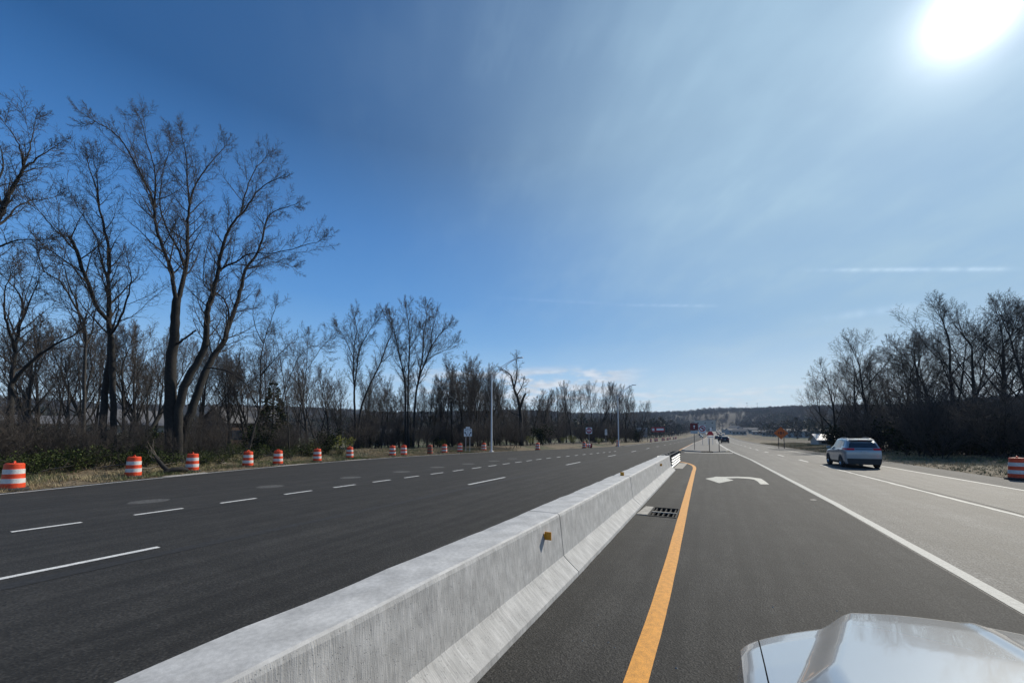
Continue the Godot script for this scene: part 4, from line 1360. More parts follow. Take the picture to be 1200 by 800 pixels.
func scatter_trees() -> void:
	# kinds that repeat: fan-shaped, narrow twiggy, spreading grove trees
	rng.seed = 31
	var group := "bare trees of the verge wood"
	setp([12, 7, 6, 4, 0], [0.55, 0.6, 0.7, 0.8, 0.8], [0.01, 0.08, 0.10, 0.06, 0.02], [0.5, 0.5, 0.5, 0.5, 0.5], 0.0125, 4, [0.25, 0.2, 0.15, 0.1, 0.1])
	var narrow := []
	for k in 3: narrow.append(wild_tree("twiggy_tree", "dense narrow twiggy bare tree in the wood between lamp post and tall group", 9.5, 0.17, 1, away(545 + 9 * k, 524, 60 + 3 * k), group, M.twig_red))
	for k in narrow.size():
		var p: Vector3 = narrow[k].position
		narrow[k].position.y = land(p.x, p.z)
	for a in [[530, 66, 1.15], [520, 70, 1.05], [508, 72, 1.0], [572, 72, 1.05], [586, 68, 1.0], [594, 74, 0.95], [624, 78, 1.0], [634, 82, 1.05], [500, 66, 0.9], [560, 58, 0.8], [640, 88, 0.9], [455, 68, 0.9], [440, 72, 0.8], [490, 62, 0.7], [538, 62, 1.0], [552, 66, 1.2], [566, 70, 1.1], [580, 62, 0.85], [468, 74, 1.0], [482, 76, 1.05], [515, 62, 0.85], [426, 76, 0.9], [618, 70, 0.8], [605, 80, 1.0], [398, 66, 0.8], [447, 64, 0.7]]:
		var p := away(a[0], 524, a[1])
		copy_of(narrow[rng.randi() % 3], Vector3(p.x, land(p.x, p.z), p.z), rng.randf() * TAU, a[2])
	setp([8, 6, 6, 4, 0], [0.62, 0.6, 0.65, 0.8, 0.8], [0.0, 0.14, 0.12, 0.06, 0.02], [0.62, 0.5, 0.5, 0.5, 0.5], 0.013, 4, [0.3, 0.25, 0.15, 0.1, 0.1])
	var fans := []
	for k in 3: fans.append(wild_tree("fan_tree", "fan-crowned pale bare tree standing behind the far verge bushes", 11.5, 0.26, 1 + k % 2, Vector3.ZERO, "fan-crowned trees behind the far verge", M.twig_red))
	var spots := [[670, 100, 1.12, 0], [655, 104, 0.9, 1], [697, 106, 1.0, 1], [716, 112, 1.05, 2], [734, 108, 1.05, 0], [748, 122, 0.75, 1], [682, 120, 1.0, 2], [645, 112, 0.9, 2], [705, 124, 1.0, 0], [725, 126, 0.9, 1], [664, 118, 0.85, 0]]
	var used := {}
	for a in spots:
		var p := away(a[0], 522, a[1])
		p.y = land(p.x, p.z)
		if not used.has(a[3]):
			used[a[3]] = true
			fans[a[3]].position = p
			fans[a[3]].scale = Vector3.ONE * a[2]
		else: copy_of(fans[a[3]], p, rng.randf() * TAU, a[2])
	# far side of the tall trees: fine pale trees in the field
	for a in [[385, 70, 1.0, 0], [430, 80, 0.95, 2], [372, 78, 0.8, 1], [330, 70, 0.8, 2], [270, 60, 0.75, 1], [170, 52, 0.7, 0], [150, 64, 0.8, 2], [60, 54, 0.7, 1], [400, 90, 0.9, 2], [20, 58, 0.9, 0], [250, 75, 0.9, 0], [75, 46, 0.65, 0], [145, 46, 0.72, 2], [45, 66, 0.9, 2], [300, 62, 0.85, 1], [345, 66, 0.9, 0], [110, 60, 0.85, 1], [178, 60, 0.9, 1], [268, 70, 0.9, 2], [288, 58, 0.8, 0], [312, 54, 0.8, 2], [90, 52, 0.8, 2], [160, 48, 0.75, 1], [230, 56, 0.8, 1], [30, 48, 0.75, 2], [360, 60, 0.9, 0]]:
		var p := away(a[0], 522, a[1])
		copy_of(fans[a[3]], Vector3(p.x, land(p.x, p.z), p.z), rng.randf() * TAU, a[2], "fine bare tree in the field behind the roadside trees", "fine bare trees in the field")
	# grove beyond the through lanes
	setp([9, 8, 7, 5, 0], [0.66, 0.62, 0.7, 0.8, 0.8], [0.03, 0.06, 0.05, 0.03, 0.0], [0.62, 0.55, 0.48, 0.45, 0.5], 0.012, 4, [0.14, 0.25, 0.12, 0.1, 0.1])
	var grove := []
	for k in 4: grove.append(wild_tree("grove_tree", "spreading bare tree in the dark grove beyond the through lanes", 16.0, 0.34, 1, Vector3.ZERO, "bare trees of the dark grove", M.twig))
	used = {}
	spots = [[982, 84, 0.70, 0, 0.2], [1003, 76, 0.72, 1, 1.0], [1024, 74, 0.76, 2, 2.0], [1044, 78, 0.74, 3, 0.5], [1064, 70, 0.66, 0, 3.0], [1084, 74, 0.76, 1, 4.0], [1104, 70, 0.78, 3, 1.4], [1126, 68, 0.82, 2, 2.6], [1148, 66, 0.80, 0, 5.0], [1170, 68, 0.82, 1, 0.1], [1194, 66, 0.78, 3, 3.6], [1218, 72, 0.84, 2, 0.9], [967, 98, 0.60, 2, 1.0], [1016, 96, 0.78, 0, 1.9], [1054, 92, 0.74, 1, 2.9], [1094, 90, 0.84, 2, 0.4], [1136, 86, 0.9, 3, 3.3], [1180, 84, 0.92, 0, 2.2], [992, 90, 0.72, 3, 4.0], [1075, 84, 0.78, 2, 5.5], [1240, 80, 1.0, 3, 3.0]]
	for a in spots:
		var p := away(a[0], 522, a[1])
		p.y = land(p.x, p.z)
		if not used.has(a[3]):
			used[a[3]] = true
			grove[a[3]].position = p
			grove[a[3]].rotation.y = a[4]
			grove[a[3]].scale = Vector3.ONE * a[2]
		else: copy_of(grove[a[3]], p, a[4], a[2])

func bushes() -> void:
	rng.seed = 41
	# green brambles at the tree feet
	var green := []
	for k in 3:
		var g := leafy(16, 0.8, 1.1, 1100, 0.055, Color(0.026, 0.042, 0.014), Color(0.072, 0.085, 0.03))
		var t := thing("bramble_bush", "low green bramble at the feet of the roadside trees", "bush", Vector3.ZERO, 0.0, "green brambles under the roadside trees")
		part(t, "stems", g[0], M.twig)
		part(t, "foliage", g[1], M.leaf)
		green.append(t)
	var n := 0
	for a in [[-8, 6], [30, 5.2], [62, 6.0], [92, 5.0], [118, 5.6], [148, 5.0], [176, 4.8], [200, 4.2], [236, 4.0], [262, 5.0], [300, 5.5], [340, 5.0], [20, 8], [75, 8], [135, 8.5], [180, 8], [225, 7.5], [270, 8.5], [318, 8], [365, 6], [400, 6], [10, 11], [60, 11], [110, 11], [160, 11], [210, 11], [258, 12], [305, 12], [350, 10], [45, 5.0], [105, 7.0], [162, 6.4], [250, 6.5], [385, 8], [38, 15], [122, 16], [188, 15], [280, 15], [372, 13], [68, 19], [205, 19], [340, 18]]:
		var e := edge_spot(a[0], a[1])
		var s := rng.randf_range(0.75, 1.35) * (1.5 if a[1] > 12.5 else 1.0)
		if n < 3:
			green[n].position = e
			green[n].scale = Vector3(s, s * 0.8, s)
		else: copy_of(green[rng.randi() % 3], e, rng.randf() * TAU, s)
		n += 1
	var yel := []
	for k in 2:
		var g := leafy(16, 1.7, 1.2, 520, 0.09, Color(0.15, 0.16, 0.03), Color(0.26, 0.25, 0.06))
		var t := thing("budding_bush", "yellow-green budding bush at the wood edge", "bush", Vector3.ZERO, 0.0, "yellow-green budding bushes")
		part(t, "stems", g[0], M.twig)
		part(t, "foliage", g[1], M.leaf)
		yel.append(t)
	n = 0
	for a in [[392, 44, 1.1], [372, 42, 0.8], [622, 64, 1.0], [672, 80, 1.0], [702, 82, 0.9], [718, 90, 0.9], [408, 48, 0.9], [520, 56, 0.7], [660, 84, 0.9], [384, 50, 1.0]]:
		var p := away(a[0], 526, a[1])
		p.y = land(p.x, p.z)
		if n < 2:
			yel[n].position = p
			yel[n].scale = Vector3.ONE * a[2]
		else: copy_of(yel[n % 2], p, rng.randf() * TAU, a[2])
		n += 1
	# bare brush and saplings
	setp([7, 5, 4, 0, 0], [0.5, 0.6, 0.7, 0.8, 0.8], [0.0, 0.06, 0.05, 0.02, 0.02], [0.6, 0.5, 0.5, 0.5, 0.5], 0.007, 3, [0.15, 0.15, 0.15, 0.1, 0.1])
	var brush := []
	for k in 4:
		trunk_mb = MB.new()
		crown_mb = MB.new()
		for s in 7:
			var lean := Vector3(rng.randf_range(-1, 1), 0, rng.randf_range(-1, 1)) * 0.6
			grow(lean * 0.5 + Vector3(0, -0.1, 0), (Vector3.UP + lean).normalized(), rng.randf_range(1.8, 3.4), 0.02, 0)
		var t := thing("bare_thicket_bush", "bare brown thicket bush in the tangle under the trees", "bush", Vector3.ZERO, 0.0, "bare thicket bushes under the trees")
		part(t, "stems", trunk_mb, M.bark)
		part(t, "twigs", crown_mb, M.twig_red)
		brush.append(t)
	n = 0
	var spots := []
	for i in 32:
		var px := rng.randf_range(-25, 400)
		spots.append([edge_spot(px, rng.randf_range(5.5, 16)), rng.randf_range(0.45, 0.95), 0])
	for i in 64:
		var p := away(rng.randf_range(400, 650), 525, rng.randf_range(52, 84))
		if p.x < left_edge(p.z) - 3.0: spots.append([Vector3(p.x, land(p.x, p.z), p.z), rng.randf_range(0.8, 1.5), 1])
	for i in 46:
		var p := away(rng.randf_range(640, 770), 522, rng.randf_range(86, 130))
		if p.x < left_edge(p.z) - 3.0: spots.append([Vector3(p.x, land(p.x, p.z), p.z), rng.randf_range(0.9, 1.6), 2])
	for i in 70:
		var p := away(rng.randf_range(962, 1215), 522, rng.randf_range(46, 86))
		if p.x > right_edge(p.z) + 4.0: spots.append([Vector3(p.x, land(p.x, p.z), p.z), rng.randf_range(0.9, 1.6), 3])
	for s in spots:
		var lb: String = ["bare brown thicket bush in the tangle behind the first drums", "bare thicket bush under the tall trees by the lamp post", "bare thicket bush behind the no-entry sign", "bare thicket bush under the dark grove past the through lanes"][s[2]]
		var gp: String = ["thicket behind the first drums", "thicket by the lamp post", "thicket behind the no-entry sign", "thicket under the grove"][s[2]]
		if n < 4:
			brush[n].position = s[0]
			brush[n].scale = Vector3.ONE * s[1]
			tag(brush[n], lb, "", gp)
		else: copy_of(brush[rng.randi() % 4], s[0], rng.randf() * TAU, s[1], lb, gp)
		n += 1
	# dark evergreen bushes closing the grove and the wood
	var ever := []
	for k in 2:
		var g := leafy(18, 2.6, 1.5, 1500, 0.13, Color(0.012, 0.02, 0.010), Color(0.026, 0.036, 0.014))
		var t := thing("evergreen_bush", "dark evergreen bush in the shade of the trees", "bush", Vector3.ZERO, 0.0, "dark evergreen bushes")
		part(t, "stems", g[0], M.twig)
		part(t, "foliage", g[1], M.leaf)
		ever.append(t)
	n = 0
	spots = []
	for i in 34:
		var p := away(965 + 7.6 * i + rng.randf_range(-4, 4), 522, rng.randf_range(48, 70) if i > 8 else rng.randf_range(64, 84))
		if p.x > right_edge(p.z) + 4.5: spots.append([p, rng.randf_range(0.9, 1.5), 0])
	for i in 26:
		spots.append([away(rng.randf_range(400, 640), 524, rng.randf_range(66, 90)), rng.randf_range(0.9, 1.5), 1])
	for i in 20:
		spots.append([away(rng.randf_range(640, 770), 522, rng.randf_range(108, 135)), rng.randf_range(1.0, 1.5), 2])
	for i in 30:
		spots.append([away(rng.randf_range(-10, 400), 524, rng.randf_range(40, 62)), rng.randf_range(0.6, 1.0), 3])
	for s in spots:
		var p: Vector3 = s[0]
		if p.x > left_edge(p.z) - 3 and p.x < right_edge(p.z) + 3: continue
		p.y = land(p.x, p.z)
		var lb: String = ["dark evergreen bush at the foot of the grove", "dark evergreen bush behind the tall bare trees", "dark evergreen bush far behind the no-entry sign", "dark evergreen bush in the field behind the roadside trees"][s[2]]
		var gp: String = ["evergreens of the grove", "evergreens behind the tall trees", "evergreens behind the no-entry sign", "evergreens in the field"][s[2]]
		if n < 2:
			ever[n].position = p
			ever[n].scale = Vector3.ONE * s[1]
			tag(ever[n], lb, "", gp)
		else: copy_of(ever[n % 2], p, rng.randf() * TAU, s[1], lb, gp)
		n += 1
	# cedar
	var ct := thing("cedar_tree", "dark conical cedar behind the leaning bare tree", "tree", Vector3.ZERO)
	var cp := away(318, 524, 50)
	ct.position = Vector3(cp.x, land(cp.x, cp.z), cp.z)
	var tr := MB.new()
	tr.rod(Vector3(0, -0.2, 0), Vector3(0, 7.2, 0), 0.16, 8, 0.02)
	part(ct, "trunk", tr, M.bark)
	var cr := MB.new()
	cr.use_col = true
	for i in 2600:
		var f := sqrt(rng.randf())
		var y := 7.4 * (1.0 - f) + 0.4
		var rr := 2.1 * f * rng.randf_range(0.35, 1.05) * (1.0 + 0.25 * sin(y * 5.0))
		var w := rng.randf() * TAU
		var p := Vector3(cos(w) * rr, y, sin(w) * rr)
		var d := (Vector3(cos(w), rng.randf_range(-0.2, 0.5), sin(w)) + rvec() * 0.4).normalized()
		var e := d.cross(rvec()).normalized()
		cr.col = Color(0.02, 0.03, 0.015).lerp(Color(0.05, 0.05, 0.022), rng.randf())
		cr.tri(p, p + d * 0.34 + e * 0.09, p + d * 0.34 - e * 0.09)
	part(ct, "crown", cr, M.leaf)

func edge_spot(px: float, back: float) -> Vector3:
	# a place "back" metres beyond the pavement edge in the direction of sight
	var r := aim(px, 540)
	var d := Vector2(r.x, r.z).normalized()
	var s := 15.0
	while d.x * s > left_edge(d.y * s) and s < 120: s += 0.25
	s += back
	return Vector3(d.x * s, land(d.x * s, d.y * s), d.y * s)

func grass() -> void:
	rng.seed = 51
	var tuft := MB.new()
	for k in 9:
		var w := rng.randf() * TAU
		var o := Vector3(cos(w), 0, sin(w)) * rng.randf_range(0.0, 0.09)
		var s := Vector3(-sin(w), 0, cos(w)) * rng.randf_range(0.005, 0.011)
		var tip := o + Vector3(cos(w) * rng.randf_range(0.02, 0.10), rng.randf_range(0.05, 0.17), sin(w) * rng.randf_range(0.02, 0.10))
		tuft.tri(o - s, o + s, tip)
	var places := []
	while places.size() < 26000:
		var z := rng.randf_range(-48, 4)
		var x := left_edge(z) - rng.randf_range(0.15, 1.0) - pow(rng.randf(), 1.3) * 9.0
		if noise.get_noise_2d(x * 6.0, z * 6.0) + rng.randf_range(-0.2, 0.35) < -0.05: continue
		places.append(Vector2(x, z))
	while places.size() < 38000:
		var z := rng.randf_range(-120, -10)
		var x := right_edge(z) + rng.randf_range(0.1, 8.0)
		places.append(Vector2(x, z))
	var mm := MultiMesh.new()
	mm.transform_format = MultiMesh.TRANSFORM_3D
	mm.use_colors = true
	mm.mesh = tuft.mesh()
	mm.instance_count = places.size()
	for i in places.size():
		var p: Vector2 = places[i]
		var b := Basis(Vector3.UP, rng.randf() * TAU).scaled(Vector3.ONE * rng.randf_range(0.6, 1.5))
		mm.set_instance_transform(i, Transform3D(b, Vector3(p.x, land(p.x, p.y) - 0.01, p.y)))
		var g := noise.get_noise_2d(p.x * 2.5, p.y * 2.5) + rng.randf_range(-0.35, 0.35)
		mm.set_instance_color(i, Color(0.36, 0.285, 0.17).lerp(Color(0.085, 0.11, 0.035), smoothstep(-0.15, 0.5, g)))
	var o := MultiMeshInstance3D.new()
	o.name = "grass"
	o.multimesh = mm
	o.material_override = M.blade
	add_child(o)
	tag(o, "short half-dead grass on the road verges", "grass", "", "stuff")
	# dead leaves and chips strewn over the verge
	var chip := MB.new()
	chip.quad(Vector3(-0.04, 0.004, -0.03), Vector3(-0.03, 0.02, 0.03), Vector3(0.04, 0.006, 0.03), Vector3(0.03, 0.018, -0.03))
	var lm := MultiMesh.new()
	lm.transform_format = MultiMesh.TRANSFORM_3D
	lm.use_colors = true
	lm.mesh = chip.mesh()
	lm.instance_count = 9000
	for i in 9000:
		var z := rng.randf_range(-46, 2)
		var x := left_edge(z) - rng.randf_range(0.05, 8.0)
		lm.set_instance_transform(i, Transform3D(Basis(Vector3.UP, rng.randf() * TAU).rotated(Vector3.RIGHT, rng.randf_range(-0.4, 0.4)).scaled(Vector3.ONE * rng.randf_range(0.5, 1.6)), Vector3(x, land(x, z) + 0.03, z)))
		lm.set_instance_color(i, Color(0.30, 0.22, 0.14).lerp(Color(0.12, 0.075, 0.045), rng.randf()))
	var lo := MultiMeshInstance3D.new()
	lo.name = "leaf_litter"
	lo.multimesh = lm
	lo.material_override = M.blade
	add_child(lo)
	tag(lo, "dead brown leaves strewn over the verge", "leaves", "", "stuff")

func far_wood() -> void:
	rng.seed = 61
	var tree := MB.new()
	tree.use_col = true
	for k in 150:
		var w := rng.randf() * TAU
		var f := rng.randf()
		var y := 0.15 + 0.85 * f
		var rr := 0.34 * sin(PI * clampf(f * 0.85 + 0.12, 0, 1)) * sqrt(rng.randf())
		var p := Vector3(cos(w) * rr, y, sin(w) * rr)
		var d := (Vector3(cos(w) * 0.5, 1.0, sin(w) * 0.5) + rvec() * 0.8).normalized() * 0.15
		var e := d.cross(rvec()).normalized() * 0.022
		var g := rng.randf_range(0.7, 1.3)
		tree.col = Color(g, g, g)
		tree.tri(p - e, p + e, p + d)
	tree.tube(PackedVector3Array([Vector3(0, -0.05, 0), Vector3(0, 0.6, 0)]), PackedFloat32Array([0.022, 0.01]), 4)
	var pl := []
	while pl.size() < 18000:
		var a := deg_to_rad(rng.randf_range(-84, 34))
		var r := lerpf(150, 1650, pow(rng.randf(), 0.75))
		var x := sin(a) * r
		var z := -cos(a) * r
		var side := 26.0 if r < 900 else 0.0
		if z > -930 and x > left_edge(z) - side * 0.4 and x < right_edge(z) + side: continue
		var deg := rad_to_deg(a)
		# the low open ground with the town lies beyond the through lanes
		if deg > 1.5 and r < 620 and rng.randf() < 0.5: continue
		if deg <= 1.5 and r < 230 and (deg > -16 or rng.randf() < 0.6): continue
		if deg < -40 and r < 240: continue
		if noise2.get_noise_2d(x * 0.5, z * 0.5) < -0.28: continue
		pl.append(Vector3(x, land(x, z), z))
	var mm := MultiMesh.new()
	mm.transform_format = MultiMesh.TRANSFORM_3D
	mm.use_colors = true
	mm.mesh = tree.mesh()
	mm.instance_count = pl.size()
	for i in pl.size():
		var s := rng.randf_range(7.0, 12.0)
		var b := Basis(Vector3.UP, rng.randf() * TAU).scaled(Vector3(s * rng.randf_range(0.8, 1.3), s, s * rng.randf_range(0.8, 1.3)))
		mm.set_instance_transform(i, Transform3D(b, pl[i]))
		mm.set_instance_color(i, Color(0.075, 0.060, 0.050).lerp(Color(0.032, 0.042, 0.026), 1.0 if rng.randf() < 0.3 else rng.randf() * 0.3))
	var o := MultiMeshInstance3D.new()
	o.name = "far_woodland"
	o.multimesh = mm
	o.material_override = M.blade
	add_child(o)
	tag(o, "far bare woodland covering the hills behind the road", "woodland", "", "stuff")

func debris() -> void:
	rng.seed = 71
	# torn branch by the drums
	var t := thing("fallen_branch", "torn dark branch with a split butt lying on the verge between drums", "branch", Vector3(-25.55, 0.0, -11.1))
	t.scale = Vector3.ONE * 0.72
	var b := MB.new()
	b.tube(PackedVector3Array([Vector3(-0.1, 0.1, 0.35), Vector3(0.1, 0.28, -0.1), Vector3(0.2, 0.3, -0.5), Vector3(0.15, 0.2, -0.95)]), PackedFloat32Array([0.17, 0.2, 0.19, 0.16]), 8)
	b.tube(PackedVector3Array([Vector3(0.0, 0.2, 0.1), Vector3(-0.25, 0.55, 0.35), Vector3(-0.45, 0.95, 0.55), Vector3(-0.6, 1.3, 0.75)]), PackedFloat32Array([0.17, 0.15, 0.13, 0.05]), 7)
	part(t, "log", b, M.bark)
	var c := MB.new()
	for k in 7:
		var p := Vector3(-0.5, 1.0, 0.6) + rvec() * 0.25
		c.tube(PackedVector3Array([p, p + Vector3(-0.25, 0.6, 0.2) + rvec() * 0.2, p + Vector3(-0.6, 1.2, 0.5) + rvec() * 0.4]), PackedFloat32Array([0.03, 0.018, 0.008]), 4)
	part(t, "twigs", c, M.dead)
	# brushwood: pale dead limbs lying at the wood edge
	for k in 16:
		var e := edge_spot(rng.randf_range(20, 400), rng.randf_range(3.5, 7.5))
		var m := MB.new()
		var a := rng.randf() * TAU
		var l := rng.randf_range(0.9, 2.4)
		var pts := PackedVector3Array()
		for i in 5:
			var f := i / 4.0
			pts.append(Vector3(cos(a) * l * f, 0.06 + rng.randf_range(0.0, 0.35) * f, sin(a) * l * f) + rvec() * 0.08)
		m.tube(pts, PackedFloat32Array([0.05, 0.04, 0.032, 0.022, 0.01]), 5)
		for q in 3: m.tube(PackedVector3Array([pts[1 + q], pts[1 + q] + Vector3(rng.randf_range(-0.4, 0.4), rng.randf_range(0.2, 0.7), rng.randf_range(-0.4, 0.4))]), PackedFloat32Array([0.018, 0.006]), 4)
		var o := solo("dead_limb", "pale dead limb lying in the brush at the wood edge", "branch", m, M.dead, "dead limbs at the wood edge")
		o.position = e
	# small stones on the asphalt
	for k in 26:
		var px := [rng.randf_range(560, 1000), rng.randf_range(570, 790)]
		var p := onto(px[0], px[1])
		if p.x < -1.8 or p.x > 2.8 or p.z > -2.2: continue
		var m := MB.new()
		var s := rng.randf_range(0.006, 0.014)
		var q := []
		for i in 6: q.append(Vector3(cos(TAU * i / 6), 0, sin(TAU * i / 6)) * s * rng.randf_range(0.7, 1.2))
		for i in 6:
			m.tri(q[(i + 1) % 6], q[i], Vector3(0, s * 0.9, 0))
		solo("pebble", "tiny pale pebble lying on the turn lane", "pebble", m, M.concrete, "pebbles on the turn lane").position = Vector3(p.x, 0.001, p.z)

# ---- cars: a body lofted from stations; rear at z = 0, front at z = -4.75 (faces -z)
# each station: z, then (half width, height) from sill to roof middle
const ROWS := 8
func car_station(f: float) -> Array:
	# f: metres from the rear
	var roof := tab([[0.0, 1.50], [0.12, 1.58], [0.5, 1.665], [1.2, 1.72], [2.0, 1.725], [2.5, 1.69], [2.85, 1.55], [3.2, 1.32], [3.5, 1.13], [3.9, 1.07], [4.4, 0.98], [4.62, 0.88], [4.75, 0.70]], f)
	var belt := tab([[0.0, 1.12], [0.6, 1.13], [1.6, 1.09], [2.8, 1.03], [3.5, 1.01], [4.2, 0.95], [4.62, 0.82], [4.75, 0.64]], f)
	var wide := tab([[0.0, 0.86], [0.15, 0.92], [0.6, 0.955], [2.5, 0.955], [4.0, 0.945], [4.4, 0.90], [4.65, 0.80], [4.75, 0.66]], f)
	var top := tab([[0.0, 0.67], [0.4, 0.70], [1.5, 0.72], [2.5, 0.69], [3.0, 0.66], [3.5, 0.74], [4.4, 0.70], [4.75, 0.55]], f)
	var b := belt
	var h := roof
	var mid := lerpf(b, h, 0.80)
	return [Vector2(wide * 0.93, 0.24), Vector2(wide * 0.985, 0.40), Vector2(wide, 0.72), Vector2(wide * 0.985, lerpf(0.72, b, 0.75)), Vector2(wide * 0.955, b), Vector2(lerpf(wide * 0.95, top, 0.82), mid), Vector2(top * 0.93, lerpf(b, h, 0.965)), Vector2(0.0, h)]

func tab(t: Array, f: float) -> float:
	for i in t.size() - 1:
		if f <= t[i + 1][0]: return lerpf(t[i][1], t[i + 1][1], clampf((f - t[i][0]) / (t[i + 1][0] - t[i][0]), 0, 1))
	return t[t.size() - 1][1]

# point on the body side: f metres from the rear, r row (0..7, fractions allowed), side +1 / -1, pushed out by "out"
func skin(f: float, r: float, side: float, out := 0.0) -> Vector3:
	var st := car_station(f)
	var i := mini(int(r), ROWS - 2)
	var p: Vector2 = st[i].lerp(st[i + 1], r - i)
	var d: Vector2 = st[i + 1] - st[i]
	var nn := Vector2(d.y, -d.x).normalized()
	p += nn * out
	# the tail leans forward toward the roof
	var lean := 0.42 * clampf((p.y - 1.0) / 0.7, 0, 1) * clampf(1.0 - f / 0.7, 0, 1)
	return Vector3(side * p.x, p.y, -(f + lean))

func skin_patch(t: Node, called: String, m: Material, f0: float, f1: float, r0: float, r1: float, side: float, out := 0.006, n := 6, slant0 := 0.0, slant1 := 0.0) -> MeshInstance3D:
	var mb := MB.new()
	var rows := []
	for i in n + 1:
		var row := []
		for k in n + 1:
			var rr := lerpf(r0, r1, float(k) / n)
			var a := f0 + slant0 * float(k) / n
			var b := f1 + slant1 * float(k) / n
			row.append(skin(lerpf(a, b, float(i) / n), rr, side, out))
		rows.append(row)
	mb.net(rows, side > 0)
	return part(t, called, mb, m)

func tail_point(u: float, r: float, out := 0.0) -> Vector3:
	var p := skin(0.0, r, 1.0)
	return Vector3(p.x * u, p.y, p.z + out + 0.10 * (1.0 - u * u))

func tail_patch(t: Node, called: String, m: Material, u0: float, u1: float, r0: float, r1: float, out: float) -> MeshInstance3D:
	var mb := MB.new()
	var rows := []
	for i in 7:
		var row := []
		for k in 7: row.append(tail_point(lerpf(u0, u1, k / 6.0), lerpf(r0, r1, i / 6.0), out))
		rows.append(row)
	mb.net(rows, false)
	return part(t, called, mb, m)

func make_car(called: String, label: String, category: String, paint: Material, at: Vector3, turn: float, group := "") -> Node3D:
	var t := thing(called, label, category, at, turn, group)
	var body := MB.new()
	var fs := []
	for i in 39: fs.append(4.75 * i / 38.0)
	for side in [1.0, -1.0]:
		var rows := []
		for f in fs:
			var row := []
			for r in range(0, 15): row.append(skin(f, r * 0.5, side))
			rows.append(row)
		body.net(rows, side > 0)
	var rr := []
	for i in 15:
		var row := []
		for k in 9: row.append(tail_point(-1.0 + k * 0.25, i * 0.5))
		rr.append(row)
	body.net(rr, false)
	var fr := []
	for i in 15:
		var row := []
		for k in 9:
			var p := skin(4.75, i * 0.5, 1.0)
			var u := -1.0 + k * 0.25
			row.append(Vector3(p.x * u, p.y, p.z - 0.08 * (1.0 - u * u)))
		fr.append(row)
	body.net(fr, true)
	part(t, "body", body, paint)
	var un := MB.new()
	un.box(Vector3(0, 0.27, -2.4), Vector3(1.6, 0.14, 4.3))
	part(t, "underbody", un, M.plastic)
	# cladding, windows, lights
	for s in [1.0, -1.0]:
		skin_patch(t, "sill_cladding", M.plastic, 0.3, 4.5, 0.0, 0.85, s, 0.008)
		skin_patch(t, "side_window", M.glass, 0.95, 2.35, 4.1, 5.35, s, 0.006, 6, 0.12, -0.02)
		skin_patch(t, "side_window", M.glass, 2.42, 3.42, 4.1, 5.35, s, 0.006, 6, 0.0, -0.52)
		skin_patch(t, "quarter_window", M.glass, 0.45, 0.86, 4.3, 5.2, s, 0.006, 6, 0.2, 0.12)
		skin_patch(t, "door_seam", M.plastic, 2.375, 2.39, 0.9, 4.0, s, 0.004, 3)
		skin_patch(t, "door_seam", M.plastic, 1.18, 1.195, 1.5, 4.0, s, 0.004, 3)
		skin_patch(t, "door_seam", M.plastic, 3.42, 3.435, 0.9, 4.0, s, 0.004, 3)
		skin_patch(t, "tail_light", M.tail, 0.0, 0.5, 3.2, 4.1, s, 0.014, 4)
		skin_patch(t, "headlight", M.sign_white, 4.15, 4.6, 3.0, 3.9, s, 0.008, 4)
		for fz in [1.45, 2.62]:
			var hd := MB.new()
			hd.box(skin(fz, 3.6, s, 0.03), Vector3(0.03, 0.03, 0.2))
			part(t, "door_handle", hd, paint)
		var mi := MB.new()
		mi.box(skin(3.28, 4.0, s, 0.13) + Vector3(0, 0.06, 0), Vector3(0.22, 0.15, 0.1))
		mi.box(skin(3.28, 4.0, s, 0.03), Vector3(0.1, 0.03, 0.06))
		part(t, "wing_mirror", mi, paint)
		var rail := MB.new()
		var pts := PackedVector3Array()
		var rad := PackedFloat32Array()
		for i in 9:
			pts.append(skin(0.55 + 0.23 * i, 6.15, s, 0.035 if i > 0 and i < 8 else 0.0))
			rad.append(0.018)
		rail.tube(pts, rad, 6)
		part(t, "roof_rail", rail, M.steel)
		# wheels with dark arches
		for fz in [0.92, 3.77]:
			var ar := MB.new()
			var outer := []
			for i in 17:
				var w := PI * i / 16.0
				outer.append(Vector2(cos(w), sin(w)))
			for i in 16:
				var a: Vector2 = outer[i]
				var b: Vector2 = outer[i + 1]
				var px := func(q: Vector2, r: float) -> Vector3: return Vector3(s * 0.962, 0.34 + q.y * r, -fz + q.x * r)
				if s > 0: ar.quad(px.call(a, 0.0), px.call(a, 0.43), px.call(b, 0.43), px.call(b, 0.0))
				else: ar.quad(px.call(b, 0.0), px.call(b, 0.43), px.call(a, 0.43), px.call(a, 0.0))
			part(t, "wheel_arch", ar, M.plastic)
			var wh := Node3D.new()
			wh.name = "wheel"
			t.add_child(wh, true)
			wh.position = Vector3(s * 0.86, 0.35, -fz)
			wh.rotation.z = PI / 2
			var ty := MB.new()
			ty.lathe([Vector2(0.20, -0.115), Vector2(0.32, -0.12), Vector2(0.35, -0.09), Vector2(0.352, 0.09), Vector2(0.32, 0.12), Vector2(0.20, 0.115)], 26)
			part(wh, "tyre", ty, M.rubber)
			var rm := MB.new()
			rm.lathe([Vector2(0.0, -0.06), Vector2(0.05, -0.07), Vector2(0.07, -0.03), Vector2(0.20, -0.03), Vector2(0.235, -0.10), Vector2(0.235, 0.10), Vector2(0.20, 0.03), Vector2(0.07, 0.03), Vector2(0.05, 0.07), Vector2(0.0, 0.06)], 20)
			part(wh, "rim", rm, M.rim)
	tail_patch(t, "rear_window", M.glass, -0.9, 0.9, 4.2, 5.6, 0.008)
	tail_patch(t, "tail_panel", M.tail, -1.0, -0.55, 3.2, 4.1, 0.016)
